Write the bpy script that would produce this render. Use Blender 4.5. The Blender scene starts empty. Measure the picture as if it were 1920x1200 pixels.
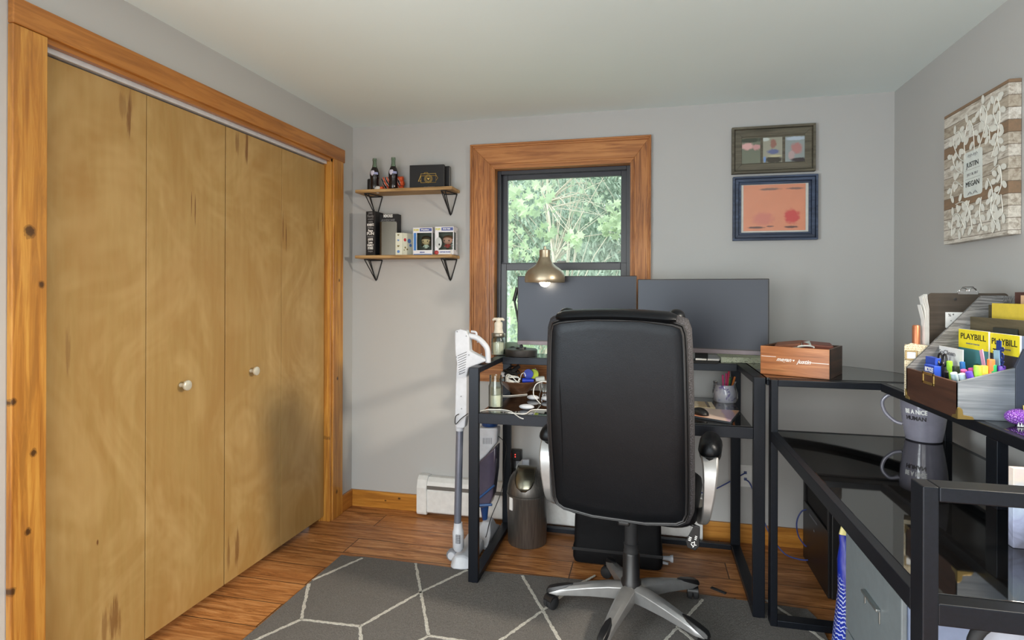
import bpy, bmesh, math, random
from mathutils import Vector, Matrix, Euler
R=math.radians
random.seed(7)
sc=bpy.context.scene
COL=sc.collection

# ------------------------------------------------------------------ camera
FPX,YAW,ROLL,CY,CH=1085.4,0.22966,0.003538,547.04,1.3257
cam=bpy.data.cameras.new('camera'); cam_o=bpy.data.objects.new('camera',cam); COL.objects.link(cam_o)
cam.sensor_width=36; cam.lens=36*FPX/1920; cam.shift_y=(CY-600)/1920
cam.clip_start=.02; cam.clip_end=200
cam_o.matrix_world=Matrix.Translation((0,0,CH))@Matrix.Rotation(YAW,4,'Z')@Matrix.Rotation(R(90),4,'X')@Matrix.Rotation(ROLL,4,'Z')
sc.camera=cam_o
def at(px,py,ax,val):
    "pixel -> world point on the plane ax=val"
    a,b=px-960,py-CY; c,s=math.cos(ROLL),math.sin(ROLL)
    u=(a*c-b*s)/FPX; v=(a*s+b*c)/FPX
    c,s=math.cos(YAW),math.sin(YAW)
    d=Vector((u*c-s,u*s+c,-v)); o=Vector((0,0,CH)); i='xyz'.index(ax)
    return o+d*((val-o[i])/d[i])
# ------------------------------------------------------------------ world, light, exposure
W=bpy.data.worlds.new('world'); sc.world=W; W.use_nodes=True
wn=W.node_tree.nodes; wl=W.node_tree.links; wn.clear()
wo=wn.new('ShaderNodeOutputWorld'); bg=wn.new('ShaderNodeBackground'); sky=wn.new('ShaderNodeTexSky')
sky.sky_type='NISHITA'; sky.sun_disc=False; sky.sun_elevation=R(48); sky.sun_rotation=R(200); sky.air_density=1.6; sky.dust_density=3
hs=wn.new('ShaderNodeHueSaturation'); hs.inputs['Saturation'].default_value=.35
wl.new(sky.outputs[0],hs.inputs['Color']); wl.new(hs.outputs[0],bg.inputs[0]); wl.new(bg.outputs[0],wo.inputs[0]); bg.inputs[1].default_value=.50
sc.view_settings.view_transform='Standard'; sc.view_settings.look='None'; sc.view_settings.gamma=1
sc.view_settings.exposure=0.06; sc.view_settings.use_curve_mapping=False
def area(name,loc,rot,sx,sy,power,color,spread=180):
    l=bpy.data.lights.new(name,'AREA'); l.shape='RECTANGLE'; l.size=sx; l.size_y=sy; l.energy=power; l.color=color; l.spread=R(spread)
    o=bpy.data.objects.new(name,l); o.location=loc; o.rotation_euler=rot; COL.objects.link(o); return o
# unseen sources: right and left set from cast shadows, front added as fill
area('daylight_right_window',(1.20,1.60,1.70),(R(64),0,R(78)),.16,.20,15.5,(1.0,.88,.72),96)
area('added_front_fill',(-.35,-1.55,1.05),(R(90),0,R(0)),2.3,1.95,57,(.90,.97,1.0))  # added fill, kept low and large to brighten floor and ceiling
area('daylight_left_window',(-1.775,-.30,1.25),(R(90),0,R(-90)),1.0,1.3,82,(.88,.97,1.0))

# ------------------------------------------------------------------ materials
class G:
    def __init__(s,name):
        s.m=bpy.data.materials.new(name); s.m.use_nodes=True; s.n=s.m.node_tree.nodes; s.l=s.m.node_tree.links
        s.b=s.n['Principled BSDF']
    def node(s,t,**k):
        x=s.n.new(t)
        for a,v in k.items(): setattr(x,a,v)
        return x
    def lk(s,a,b): s.l.new(a,b)
    def coord(s,scale=(1,1,1),rot=(0,0,0),loc=(0,0,0)):
        t=s.node('ShaderNodeTexCoord'); m=s.node('ShaderNodeMapping')
        m.inputs['Scale'].default_value=scale; m.inputs['Rotation'].default_value=rot; m.inputs['Location'].default_value=loc
        s.lk(t.outputs['Object'],m.inputs[0]); return m.outputs[0]
    def noise(s,vec,scale=5,detail=4,rough=.6,dist=0):
        x=s.node('ShaderNodeTexNoise'); s.lk(vec,x.inputs['Vector'])
        x.inputs['Scale'].default_value=scale; x.inputs['Detail'].default_value=detail; x.inputs['Roughness'].default_value=rough; x.inputs['Distortion'].default_value=dist
        return x.outputs[0]
    def ramp(s,f,*st):
        x=s.node('ShaderNodeValToRGB'); e=x.color_ramp.elements
        while len(e)<len(st): e.new(.5)
        for i,(p,c) in enumerate(st):
            e[i].position=p; e[i].color=(c[0],c[1],c[2],1) if hasattr(c,'__len__') else (c,c,c,1)
        s.lk(f,x.inputs[0]); return x.outputs[0]
    def mix(s,f,a,b,mode='MIX'):
        x=s.node('ShaderNodeMix',data_type='RGBA',blend_type=mode)
        for v,i in ((f,0),(a,6),(b,7)):
            if hasattr(v,'is_linked') or hasattr(v,'links'): s.lk(v,x.inputs[i])
            elif i==0: x.inputs[0].default_value=v
            else: x.inputs[i].default_value=(v[0],v[1],v[2],1)
        return x.outputs[2]
    def math(s,op,a,b=0,clamp=False):
        x=s.node('ShaderNodeMath',operation=op,use_clamp=clamp)
        for v,i in ((a,0),(b,1)):
            if hasattr(v,'links'): s.lk(v,x.inputs[i])
            else: x.inputs[i].default_value=v
        return x.outputs[0]
    def bump(s,h,strength=.2,dist=.01):
        x=s.node('ShaderNodeBump'); x.inputs['Strength'].default_value=strength; x.inputs['Distance'].default_value=dist
        s.lk(h,x.inputs['Height']); s.lk(x.outputs[0],s.b.inputs['Normal'])
    def spot(s,p,r):
        "1 inside an ellipsoid at p with radii r, falling to 0"
        t=s.node('ShaderNodeTexCoord'); m=s.node('ShaderNodeMapping',vector_type='TEXTURE')
        m.inputs['Location'].default_value=p; m.inputs['Scale'].default_value=r
        s.lk(t.outputs['Object'],m.inputs[0])
        n=s.node('ShaderNodeVectorMath',operation='LENGTH'); s.lk(m.outputs[0],n.inputs[0])
        return n.outputs['Value']
    def set(s,color=None,rough=.5,metal=0,spec=.5,coat=0,**k):
        if color is not None:
            if hasattr(color,'links'): s.lk(color,s.b.inputs['Base Color'])
            else: s.b.inputs['Base Color'].default_value=(*color,1)
        s.b.inputs['Roughness'].default_value=rough; s.b.inputs['Metallic'].default_value=metal
        s.b.inputs['Specular IOR Level'].default_value=spec; s.b.inputs['Coat Weight'].default_value=coat
        for a,v in k.items(): s.b.inputs[a.replace('_',' ')].default_value=v
        return s.m
def lin(r,g,b):
    f=lambda c:(c/255/12.92) if c/255<=.04045 else ((c/255+.055)/1.055)**2.4
    return (f(r),f(g),f(b))
CACHE={}
def flat(name,rgb,rough=.5,metal=0,var=.06,scale=30,bump=0,**k):
    if name in CACHE: return CACHE[name]
    g=G(name); c=lin(*rgb); n=g.noise(g.coord(),scale,3)
    col=g.ramp(n,(.3,[v*(1-var) for v in c]),(.7,[min(1,v*(1+var)) for v in c]))
    if bump: g.bump(n,bump,.002)
    CACHE[name]=g.set(col,rough,metal,**k); return CACHE[name]
def emis(name,rgb,st):
    g=G(name); g.set(lin(*rgb),.5); g.b.inputs['Emission Color'].default_value=(*lin(*rgb),1); g.b.inputs['Emission Strength'].default_value=st; return g.m
def wood(name,cs,axis='x',fine=60,rough=.45,knots=(),streaks=(),big=3,bump=.08,coat=0,distort=.6,stretch=.06):
    "cs: dark, mid, light sRGB; axis = grain direction"
    g=G(name); i='xyz'.index(axis); sc_=[1,1,1]; sc_[i]=stretch
    v=g.coord(sc_)
    a=g.noise(v,fine,5,.65,distort); b=g.noise(v,big*4,4,.6,1.5)
    cs=[lin(*c) for c in cs]
    ca=g.ramp(a,(.38,cs[0]),(.5,cs[1]),(.60,cs[2]))
    cb=g.ramp(b,(.35,cs[1]),(.65,cs[2]))
    c=g.mix(.35,ca,cb)
    c=g.mix(g.ramp(g.noise(g.coord(),big,2),(.3,.0),(.75,.35)),c,cs[0])
    for p,r in knots:
        d=g.spot(p,(1,r,r*1.25)) if i!=0 else g.spot(p,(r*1.3,1,r))
        d=g.math('ADD',d,g.math('MULTIPLY',g.math('SUBTRACT',g.noise(g.coord(),70,2),.5),.9))
        c=g.mix(g.ramp(d,(0,.9),(.55,.85),(.8,.4),(1.2,.35),(2.6,0)),c,[x*.12 for x in cs[0]])
    for p,r,w in streaks:
        d=g.spot(p,r); d2=g.math('ADD',d,g.math('MULTIPLY',g.math('SUBTRACT',g.noise(v,90,3),.5),1.6))
        c=g.mix(g.ramp(d2,(.35,w),(1.0,0)),c,lin(112,72,36))
    if bump: g.bump(a,bump,.002)
    return g.set(c,rough,coat=coat)
def paint(name,rgb,rough=.6,b=.05):
    g=G(name); c=lin(*rgb); v=g.coord()
    col=g.ramp(g.noise(v,1.2,2),(.3,[x*.985 for x in c]),(.7,[x*1.015 for x in c]))
    g.bump(g.noise(v,260,3),b,.001); return g.set(col,rough,spec=.3)
M={}
M['wall']=paint('wall_paint',(180,180,179)); M['wall_warm']=M['wall']; M['ceil']=paint('ceiling_paint',(230,243,243),.8)  # ceiling colour tinted blue-green in place of cool window glow
def birch():
    g=G('birch_veneer'); v=g.coord((1,1,.12)); 
    a=g.noise(v,45,5,.6,.4)
    w=g.node('ShaderNodeTexWave',wave_type='RINGS',rings_direction='X'); g.lk(g.coord((1,1.5,.35),loc=(0,.3,-.25)),w.inputs[0])
    w.inputs['Scale'].default_value=5; w.inputs['Distortion'].default_value=9; w.inputs['Detail'].default_value=2; w.inputs['Detail Scale'].default_value=.7
    c=g.ramp(a,(.3,lin(160,128,74)),(.7,lin(170,139,86)))
    c=g.mix(g.math('MULTIPLY',w.outputs['Fac'],.22),c,lin(156,116,64))
    c=g.mix(g.ramp(g.noise(g.coord((1,1,.5)),3.5,3,.6,1),(.42,0),(.7,.6)),c,lin(156,117,64))
    c=g.mix(g.ramp(g.noise(g.coord((1,1,.8),loc=(3,1,2)),2.4,3,.7,1.5),(.45,0),(.7,.6)),c,lin(190,160,108))
    X=-1.81
    S=[(at(240,215,'x',X),(.012,.10),.7),(at(228,205,'x',X),(.02,.05),.35),(at(365,400,'x',X),(.003,.08),.95),(at(358,385,'x',X),(.0025,.055),.9),
       (at(443,270,'x',X),(.016,.06),.5),(at(461,280,'x',X),(.012,.10),.75),(at(530,430,'x',X),(.004,.09),.8),(at(536,450,'x',X),(.004,.09),.8),
       (at(604,410,'x',X),(.006,.08),.7),(at(596,425,'x',X),(.005,.05),.6),(at(220,1165,'x',X),(.025,.08),.6),(at(200,1180,'x',X),(.016,.07),.45),
       (at(448,1030,'x',X),(.018,.10),.6),(at(432,1045,'x',X),(.012,.08),.5),(at(128,660,'x',X),(.01,.09),.35),(at(186,1022,'x',X),(.005,.012),.9)]
    for p,(ry,rz),wt in S:
        d=g.spot(p,(1,ry,rz)); d2=g.math('ADD',d,g.math('MULTIPLY',g.math('SUBTRACT',g.noise(g.coord((1,1,.08)),120,3),.5),2.0))
        c=g.mix(g.ramp(d2,(.5,min(1,wt*1.15)),(1.15,0)),c,lin(108,68,34))
    g.bump(a,.04,.001); return g.set(c,.42,spec=.4)
M['birch']=birch()
pine=[(132,76,24),(180,118,44),(208,154,70)]
Xc=-1.765
M['pine_v']=wood('knotty_pine_upright',pine,'z',40,.4,coat=.25,knots=[(at(55,441,'x',Xc),.018),(at(78,540,'x',Xc),.010),(at(27,761,'x',Xc),.010),(at(65,855,'x',Xc),.011),(at(56,1003,'x',Xc),.010),(at(27,1117,'x',Xc),.011),
    (at(617,670,'x',-1.77),.016),(at(620,825,'x',-1.77),.012),(at(616,405,'x',-1.77),.01),(at(612,462,'x',-1.77),.012),(at(634,924,'x',Xc),.012),(at(634,712,'x',Xc),.01),(at(636,528,'x',Xc),.009)])
M['pine_h']=wood('stained_pine_head',[(128,76,24),(164,102,38),(186,124,54)],'y',40,.4,coat=.25)
M['pine_x']=wood('stained_pine_base',[(140,84,24),(180,118,40),(204,144,62)],'x',40,.4,knots=[((-1.46,3.26,.07),.007),((-1.55,3.26,.05),.006)])
M['cas_v']=wood('window_casing_upright',[(96,50,20),(164,102,50),(196,134,74)],'z',70,.55,coat=.05,distort=1.2,stretch=.05)
M['cas_h']=wood('window_casing_cross',[(130,74,34),(174,112,58),(198,138,80)],'x',45,.55,coat=.05,distort=1.2,stretch=.05)
def floor_mat():
    g=G('plank_floor'); v=g.coord((1,1,1),loc=(.35,-2.165,0)); 
    br=g.node('ShaderNodeTexBrick',offset=.37,offset_frequency=2,squash=1)
    g.lk(v,br.inputs[0]); br.inputs['Scale'].default_value=1; br.inputs['Brick Width'].default_value=1.15; br.inputs['Row Height'].default_value=.168
    br.inputs['Mortar Size'].default_value=.0028; br.inputs['Mortar Smooth'].default_value=.3; br.inputs['Bias'].default_value=0
    br.inputs['Color1'].default_value=(0,0,0,1); br.inputs['Color2'].default_value=(1,1,1,1); br.inputs['Mortar'].default_value=(.5,.5,.5,1)
    # per plank shift of the grain
    vm=g.node('ShaderNodeVectorMath',operation='ADD'); g.lk(g.coord((.1,1,1)),vm.inputs[0])
    cx=g.node('ShaderNodeCombineXYZ'); g.lk(g.math('MULTIPLY',br.outputs['Color'],7),cx.inputs[0]); g.lk(g.math('MULTIPLY',br.outputs['Color'],3),cx.inputs[2]); g.lk(cx.outputs[0],vm.inputs[1])
    a=g.noise(vm.outputs[0],38,6,.7,1.2)
    big=g.noise(vm.outputs[0],9,3,.6,1)
    c=g.ramp(a,(.36,lin(120,72,34)),(.5,lin(180,118,64)),(.62,lin(208,150,94)))
    c=g.mix(g.math('MULTIPLY',br.outputs['Color'],.45),c,lin(140,88,48))
    c=g.mix(g.ramp(big,(.45,0),(.7,.45)),c,lin(120,74,40))
    c=g.mix(g.math('MULTIPLY',br.outputs['Fac'],.85),c,lin(44,26,14))
    h=g.math('SUBTRACT',g.math('MULTIPLY',a,.25),br.outputs['Fac']); g.bump(h,.5,.003)
    r=g.ramp(a,(.3,.5),(.7,.34)); g.lk(r,g.b.inputs['Roughness'])
    m=g.set(c,.4,spec=.5); g.lk(r,g.b.inputs['Roughness']); return m
M['floor']=floor_mat()
def rug_mat(name,rgb,s=220):
    g=G(name); v=g.coord(); n=g.noise(v,s,4,.8); n2=g.noise(v,9,3)
    c=lin(*rgb); col=g.mix(g.math('MULTIPLY',n2,.35),g.ramp(n,(.3,[x*.55 for x in c]),(.7,[x*1.4 for x in c])),[x*.7 for x in c])
    g.bump(g.math('ADD',n,g.math('MULTIPLY',g.noise(v,70,3,.7),.8)),1,.010); return g.set(col,.95,spec=.1)
M['rug']=rug_mat('rug_pile',(134,130,126)); M['rugline']=rug_mat('rug_line_pile',(226,222,212),160)
def metal_black():
    g=G('black_powder_metal'); n=g.noise(g.coord(),160,4)
    g.bump(n,.05,.001); return g.set(g.ramp(n,(.3,lin(9,11,15)),(.75,lin(17,19,26))),.38,spec=.35,Specular_Tint=(.8,.88,1,1))
M['blk']=metal_black()
def black_glass():
    g=G('black_glass'); n=g.noise(g.coord(),300,2,.5)
    g.set(g.ramp(n,(.45,lin(10,10,11)),(.75,lin(24,24,24))),.035,spec=.5,IOR=2.0); return g.m
M['glassblk']=black_glass()
def clear(name,tint=(255,255,255),gl=.10,opac=0):
    g=G(name); t=g.node('ShaderNodeBsdfTransparent'); t.inputs[0].default_value=(*lin(*tint),1)
    gg=g.node('ShaderNodeBsdfGlossy'); gg.inputs['Roughness'].default_value=.03
    lw=g.node('ShaderNodeLayerWeight'); lw.inputs[0].default_value=.25
    mx=g.node('ShaderNodeMixShader'); f=g.math('ADD',g.math('MULTIPLY',lw.outputs['Fresnel'],.35 if gl<.1 else .8),gl*.3,True)
    g.lk(f,mx.inputs[0]); g.lk(t.outputs[0],mx.inputs[1]); g.lk(gg.outputs[0],mx.inputs[2]); g.lk(mx.outputs[0],g.n['Material Output'].inputs[0]); return g.m
M['pane']=clear('window_glass',(240,248,244),.01); M['jarglass']=clear('jar_glass',(246,250,248),.15); M['bottleglass']=clear('bottle_glass',(226,236,226),.15); M['picglass']=clear('picture_glass',(250,250,250),.01)
M['plasticbag']=clear('clear_plastic_wrap',(252,252,253),.15); M['cupglass']=clear('smoky_cup_plastic',(150,145,165),.15)
def leather(name='black_leather',rgb=(7,8,11)):
    g=G(name); v=g.coord(); vo=g.node('ShaderNodeTexVoronoi'); g.lk(v,vo.inputs[0]); vo.inputs['Scale'].default_value=420
    n=g.noise(v,7,3); h=g.math('ADD',g.math('MULTIPLY',vo.outputs[0],.15),g.math('MULTIPLY',n,.8)); g.bump(h,.25,.006)
    c=lin(*rgb); g.set(g.ramp(n,(.3,[x*.8 for x in c]),(.7,[x*1.2 for x in c])),.38,spec=.26,Specular_Tint=(.86,.92,1,1)); return g.m
M['leather']=leather()
def mesh_fabric():
    g=G('black_mesh_fabric'); v=g.coord(); vo=g.node('ShaderNodeTexVoronoi'); g.lk(v,vo.inputs[0]); vo.inputs['Scale'].default_value=240
    g.bump(vo.outputs[0],.6,.003); return g.set(g.ramp(vo.outputs[0],(.15,lin(62,62,70)),(.5,lin(26,26,31))),.8)
M['meshf']=mesh_fabric()
M['silver']=flat('silver_paint',(150,150,150),.35,.6); M['grayarm']=flat('dark_grey_paint',(66,64,64),.4,.3)
M['plblack']=flat('black_plastic',(22,22,24),.4); M['plblackm']=flat('matt_black_plastic',(26,26,28),.75)
M['white']=flat('white_plastic',(188,191,198),.4); M['whitem']=flat('white_enamel',(222,222,220),.45); M['paper']=flat('white_paper',(228,228,226),.8); M['gray']=flat('grey_plastic',(120,122,128),.45)
M['brass']=flat('aged_brass',(176,150,90),.35,.85); M['brassd']=flat('antique_brass',(138,118,84),.35,.9); M['copper']=flat('copper_tube',(186,120,88),.35,.7)
M['steel']=flat('brushed_dark_steel',(104,98,90),.33,.85); M['chrome']=flat('chrome',(200,200,200),.2,1)
M['blue']=flat('blue_plastic',(22,52,170),.4); M['navyt']=flat('translucent_navy',(30,60,110),.25); M['lime']=flat('lime_plastic',(190,210,50),.5)
M['cable_w']=flat('white_cable',(220,220,216),.5); M['cable_k']=flat('black_cable',(16,16,18),.5); M['cable_b']=flat('blue_cable',(50,66,130),.5)
M['yellow']=flat('playbill_yellow',(238,220,40),.6); M['ink']=flat('black_ink',(22,22,22),.7); M['whiteink']=flat('white_ink',(238,238,236),.7); M['greyink']=flat('grey_ink',(120,120,122),.7)
M['gold']=flat('gold_foil',(202,170,92),.35,.7)

# ------------------------------------------------------------------ geometry helpers
class MB:
    def __init__(s,T=None): s.v=[]; s.f=[]; s.mi=[]; s.T=T or Matrix.Identity(4); s.cm=0
    def add(s,vs,fs):
        b=len(s.v); s.v+= [s.T@Vector(p) for p in vs]; s.f+=[tuple(b+i for i in f) for f in fs]; s.mi+=[s.cm]*len(fs); return s
    def box(s,a,b):
        x0,y0,z0=[min(p,q) for p,q in zip(a,b)]; x1,y1,z1=[max(p,q) for p,q in zip(a,b)]
        return s.add([(x0,y0,z0),(x1,y0,z0),(x1,y1,z0),(x0,y1,z0),(x0,y0,z1),(x1,y0,z1),(x1,y1,z1),(x0,y1,z1)],
            [(3,2,1,0),(4,5,6,7),(0,1,5,4),(1,2,6,5),(2,3,7,6),(3,0,4,7)])
    def prism(s,poly,h,axis='z',o=0):
        "poly = 2D points (CCW); extruded from o to o+h on axis; 2D plane: z:(x,y) y:(x,z) x:(y,z)"
        n=len(poly)
        def P(p,t): return {'z':(p[0],p[1],t),'y':(p[0],t,p[1]),'x':(t,p[0],p[1])}[axis]
        vs=[P(p,o) for p in poly]+[P(p,o+h) for p in poly]
        fl=axis=='y'
        fs=[tuple(range(n-1,-1,-1)) if not fl else tuple(range(n)), tuple(range(n,2*n)) if not fl else tuple(range(2*n-1,n-1,-1))]
        for i in range(n):
            j=(i+1)%n; q=(i,j,n+j,n+i); fs.append(q if not fl else q[::-1])
        return s.add(vs,fs)
    def loft(s,rings,cap=True,closed=True):
        n=len(rings[0]); vs=[p for r in rings for p in r]; fs=[]
        for k in range(len(rings)-1):
            for i in range(n if closed else n-1):
                j=(i+1)%n; fs.append((k*n+i,k*n+j,(k+1)*n+j,(k+1)*n+i))
        if cap and closed: fs.append(tuple(range(n-1,-1,-1))); fs.append(tuple(range((len(rings)-1)*n,len(rings)*n)))
        return s.add(vs,fs)
    def tube(s,pts,r,n=8,cap=True):
        pts=[Vector(p) for p in pts]; rs=r if hasattr(r,'__len__') else [r]*len(pts)
        rings=[]; up=None
        for i,p in enumerate(pts):
            d=(pts[min(i+1,len(pts)-1)]-pts[max(i-1,0)])
            if d.length<1e-9: d=Vector((0,0,1))
            d.normalize()
            if up is None: up=Vector((0,0,1)) if abs(d.z)<.9 else Vector((1,0,0))
            a=d.cross(up); 
            if a.length<1e-6: a=d.orthogonal()
            a.normalize(); b=a.cross(d).normalized(); up=b
            rings.append([p+(a*math.cos(t)+b*math.sin(t))*rs[i] for t in [2*math.pi*k/n for k in range(n)]])
        return s.loft(rings,cap)
    def lathe(s,prof,c=(0,0,0),n=32,axis='z'):
        rings=[]
        for r,h in prof:
            ring=[]
            for k in range(n):
                t=2*math.pi*k/n; a,b=r*math.cos(t),r*math.sin(t)
                ring.append({'z':(c[0]+a,c[1]+b,c[2]+h),'y':(c[0]+a,c[1]+h,c[2]-b),'x':(c[0]+h,c[1]+a,c[2]+b)}[axis])
            rings.append(ring)
        return s.loft(rings)
    def ball(s,c,r,n=16,m=10):
        r=r if hasattr(r,'__len__') else (r,r,r)
        rings=[]
        for i in range(m+1):
            ph=-math.pi/2+math.pi*i/m; q=max(math.cos(ph),1e-3)
            rings.append([(c[0]+r[0]*q*math.cos(2*math.pi*k/n),c[1]+r[1]*q*math.sin(2*math.pi*k/n),c[2]+r[2]*math.sin(ph)) for k in range(n)])
        return s.loft(rings)
    def obox(s,c,size,rot=(0,0,0)):
        T=s.T; s.T=T@Matrix.Translation(c)@Euler(rot).to_matrix().to_4x4(); h=[x/2 for x in size]
        s.box([-x for x in h],h); s.T=T; return s
    def build(s,name,mats,parent=None,bevel=0,smooth=False,seg=2,subsurf=0):
        me=bpy.data.meshes.new(name); me.from_pydata([tuple(v) for v in s.v],[],s.f)
        mats=mats if isinstance(mats,(list,tuple)) else [mats]
        for m in mats: me.materials.append(M[m] if isinstance(m,str) else m)
        for p,i in zip(me.polygons,s.mi): p.material_index=min(i,len(mats)-1)
        bm=bmesh.new(); bm.from_mesh(me); bmesh.ops.recalc_face_normals(bm,faces=bm.faces); bm.to_mesh(me); bm.free()
        o=bpy.data.objects.new(name,me); COL.objects.link(o)
        if parent is not None: o.parent=parent
        if bevel:
            b=o.modifiers.new('b','BEVEL'); b.width=bevel; b.segments=seg; b.limit_method='ANGLE'; b.angle_limit=R(40); b.harden_normals=False
        if subsurf:
            b=o.modifiers.new('s','SUBSURF'); b.levels=subsurf; b.render_levels=subsurf
        if smooth or subsurf:
            for p in me.polygons: p.use_smooth=True
            if not subsurf:
                me.set_sharp_from_angle(angle=R(42))
        return o
def tag(o,label=None,cat=None,group=None,kind=None):
    if label: o['label']=label
    if cat: o['category']=cat
    if group: o['group']=group
    if kind: o['kind']=kind
    return o
def thing(name,label,cat,loc=(0,0,0),rz=0,group=None):
    o=bpy.data.objects.new(name,None); o.empty_display_size=.05; COL.objects.link(o); o.location=loc; o.rotation_euler=(0,0,rz)
    return tag(o,label,cat,group)
def st(name,mb,m,parent=None,**k):
    o=mb.build(name,m,parent,**k)
    if parent is None: o['kind']='structure'
    return o
def copy_thing(o,loc=None,rot=None,label=None,parent=None):
    c=o.copy(); COL.objects.link(c)
    if parent is not None: c.parent=parent
    for ch in [x for x in bpy.data.objects if x.parent==o]: copy_thing(ch,parent=c)
    if loc is not None: c.location=loc
    if rot is not None: c.rotation_euler=rot
    if label: c['label']=label
    return c
TC={}
def text(name,s,h,loc,rot,mat,parent=None,sx=1,align='CENTER',thick=.0004,shear=0,bold=0,width=None):
    "writing as thin raised letters; h = capital height"
    cu=bpy.data.curves.new('t','FONT'); cu.body=s; cu.size=h/.69; cu.extrude=thick; cu.align_x=align; cu.align_y='CENTER'; cu.shear=shear; cu.offset=bold; cu.resolution_u=3
    ob=bpy.data.objects.new('t',cu); COL.objects.link(ob); bpy.context.view_layer.update()
    me=bpy.data.meshes.new_from_object(ob.evaluated_get(bpy.context.evaluated_depsgraph_get())); bpy.data.objects.remove(ob)
    if width and len(me.vertices):
        xs=[v.co.x for v in me.vertices]; sx=width/(max(xs)-min(xs))
    for v in me.vertices: v.co.x*=sx
    me.materials.clear(); me.materials.append(M[mat] if isinstance(mat,str) else mat)
    o=bpy.data.objects.new(name,me); COL.objects.link(o); o.location=loc; o.rotation_euler=rot
    if parent is not None: o.parent=parent
    return o
FRONT=(R(90),0,0); LEFTF=(R(90),0,R(-90))   # faces -Y, faces -X
def rrect(w,h,r,n=6,cx=0,cy=0):
    pts=[]
    for ax,ay,a0 in ((w/2-r,h/2-r,0),(-w/2+r,h/2-r,90),(-w/2+r,-h/2+r,180),(w/2-r,-h/2+r,270)):
        for k in range(n+1):
            t=R(a0+90*k/n); pts.append((cx+ax+r*math.cos(t),cy+ay+r*math.sin(t)))
    return pts
def bez(p0,p1,p2,p3,n=12):
    p0,p1,p2,p3=map(Vector,(p0,p1,p2,p3)); o=[]
    for i in range(n+1):
        t=i/n; o.append(p0*(1-t)**3+p1*3*t*(1-t)**2+p2*3*t*t*(1-t)+p3*t**3)
    return o
def crom(pts,n=6):
    pts=[Vector(p) for p in pts]; P=[pts[0]]+pts+[pts[-1]]; o=[]
    for i in range(1,len(P)-2):
        a,b,c,d=P[i-1:i+3]
        for k in range(n):
            t=k/n; o.append(.5*((2*b)+(c-a)*t+(2*a-5*b+4*c-d)*t*t+(3*b-a-3*c+d)*t**3))
    o.append(pts[-1]); return o
# ------------------------------------------------------------------ room shell
D,L,RX,H=3.276,-1.785,1.209,2.34; F0=-1.6
st('floor',MB().box((L-.25,F0-.1,-.08),(RX+.1,D+.15,0)),'floor')
st('ceiling',MB().box((L-.25,F0-.1,H),(RX+.1,D+.15,H+.08)),'ceil')
OY0,OY1,OZ=1.36,3.02,2.092
st('wall_left',MB().box((L-.12,F0,0),(L,-.85,H)).box((L-.12,.25,0),(L,OY0,H)).box((L-.12,-.85,0),(L,.25,.55)).box((L-.12,-.85,1.95),(L,.25,H)).box((L-.12,OY1,0),(L,D,H)).box((L-.12,OY0,OZ),(L,OY1,H)),'wall')
st('wall_closet',MB().box((L-.25,OY0-.1,0),(L-.2,OY1+.1,H)),'wall')
WX0,WX1,WZ0,WZ1=-.885,-.095,.905,2.058
st('wall_back',MB().box((L-.2,D,0),(WX0,D+.15,H)).box((WX1,D,0),(RX+.1,D+.15,H)).box((WX0,D,0),(WX1,D+.15,WZ0)).box((WX0,D,WZ1),(WX1,D+.15,H)),'wall')
st('wall_right',MB().box((RX,F0,0),(RX+.1,1.45,H)).box((RX,1.75,0),(RX+.1,D+.1,H)).box((RX,1.45,0),(RX+.1,1.75,1.53)).box((RX,1.45,1.87),(RX+.1,1.75,H)),'wall_warm')
st('wall_front',MB().box((L-.1,F0-.1,2.05),(RX+.1,F0,H)).box((L-.1,F0-.1,0),(-1.52,F0,2.05)).box((.82,F0-.1,0),(RX+.1,F0,2.05)),'wall')
# baseboards
st('baseboard_left',MB().box((L,3.132,0),(L+.014,D-.014,.100)),'pine_h',bevel=.002)
st('baseboard_back',MB().box((L,D-.014,0),(-1.329,D,.100)),'pine_x',bevel=.002)
st('baseboard_back_right',MB().box((.292,D-.014,0),(RX,D,.100)),'pine_x',bevel=.002)
st('baseboard_right',MB().box((RX-.014,0,0),(RX,D-.014,.100)),'pine_h',bevel=.002)
# closet casing and doors
def casing_y(y0,y1,z0,z1): return MB().box((L,y0,z0),(L+.02,y1,z1))
st('trim_1',casing_y(1.283,1.383,0,2.089),'pine_v',bevel=.003)
st('trim_2',casing_y(3.022,3.132,0,2.094),'pine_v',bevel=.003)
st('trim_3',MB().box((L,1.283,2.090),(L+.022,3.146,2.168)),'pine_h',bevel=.003)
st('trim_4',MB().box((L-.12,OY1-.018,0),(L+.012,OY1+.001,OZ)).box((L-.055,OY1-.03,0),(L-.045,OY1-.018,2.05)),'pine_v',bevel=.0015)
st('trim_5',MB().box((L-.12,OY0,OZ-.004),(L+.014,OY1,OZ-.001)).box((L-.008,OY0,OZ-.02),(L+.012,OY1,OZ-.002)),'pine_h')
tr=st('trim_6',MB().box((L-.045,OY0+.01,2.056),(L-.012,OY1-.02,2.078)),flat('track_enamel',(214,216,222),.35,.3),bevel=.002)
tag(tr,'white metal bifold track under the closet head casing')
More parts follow.
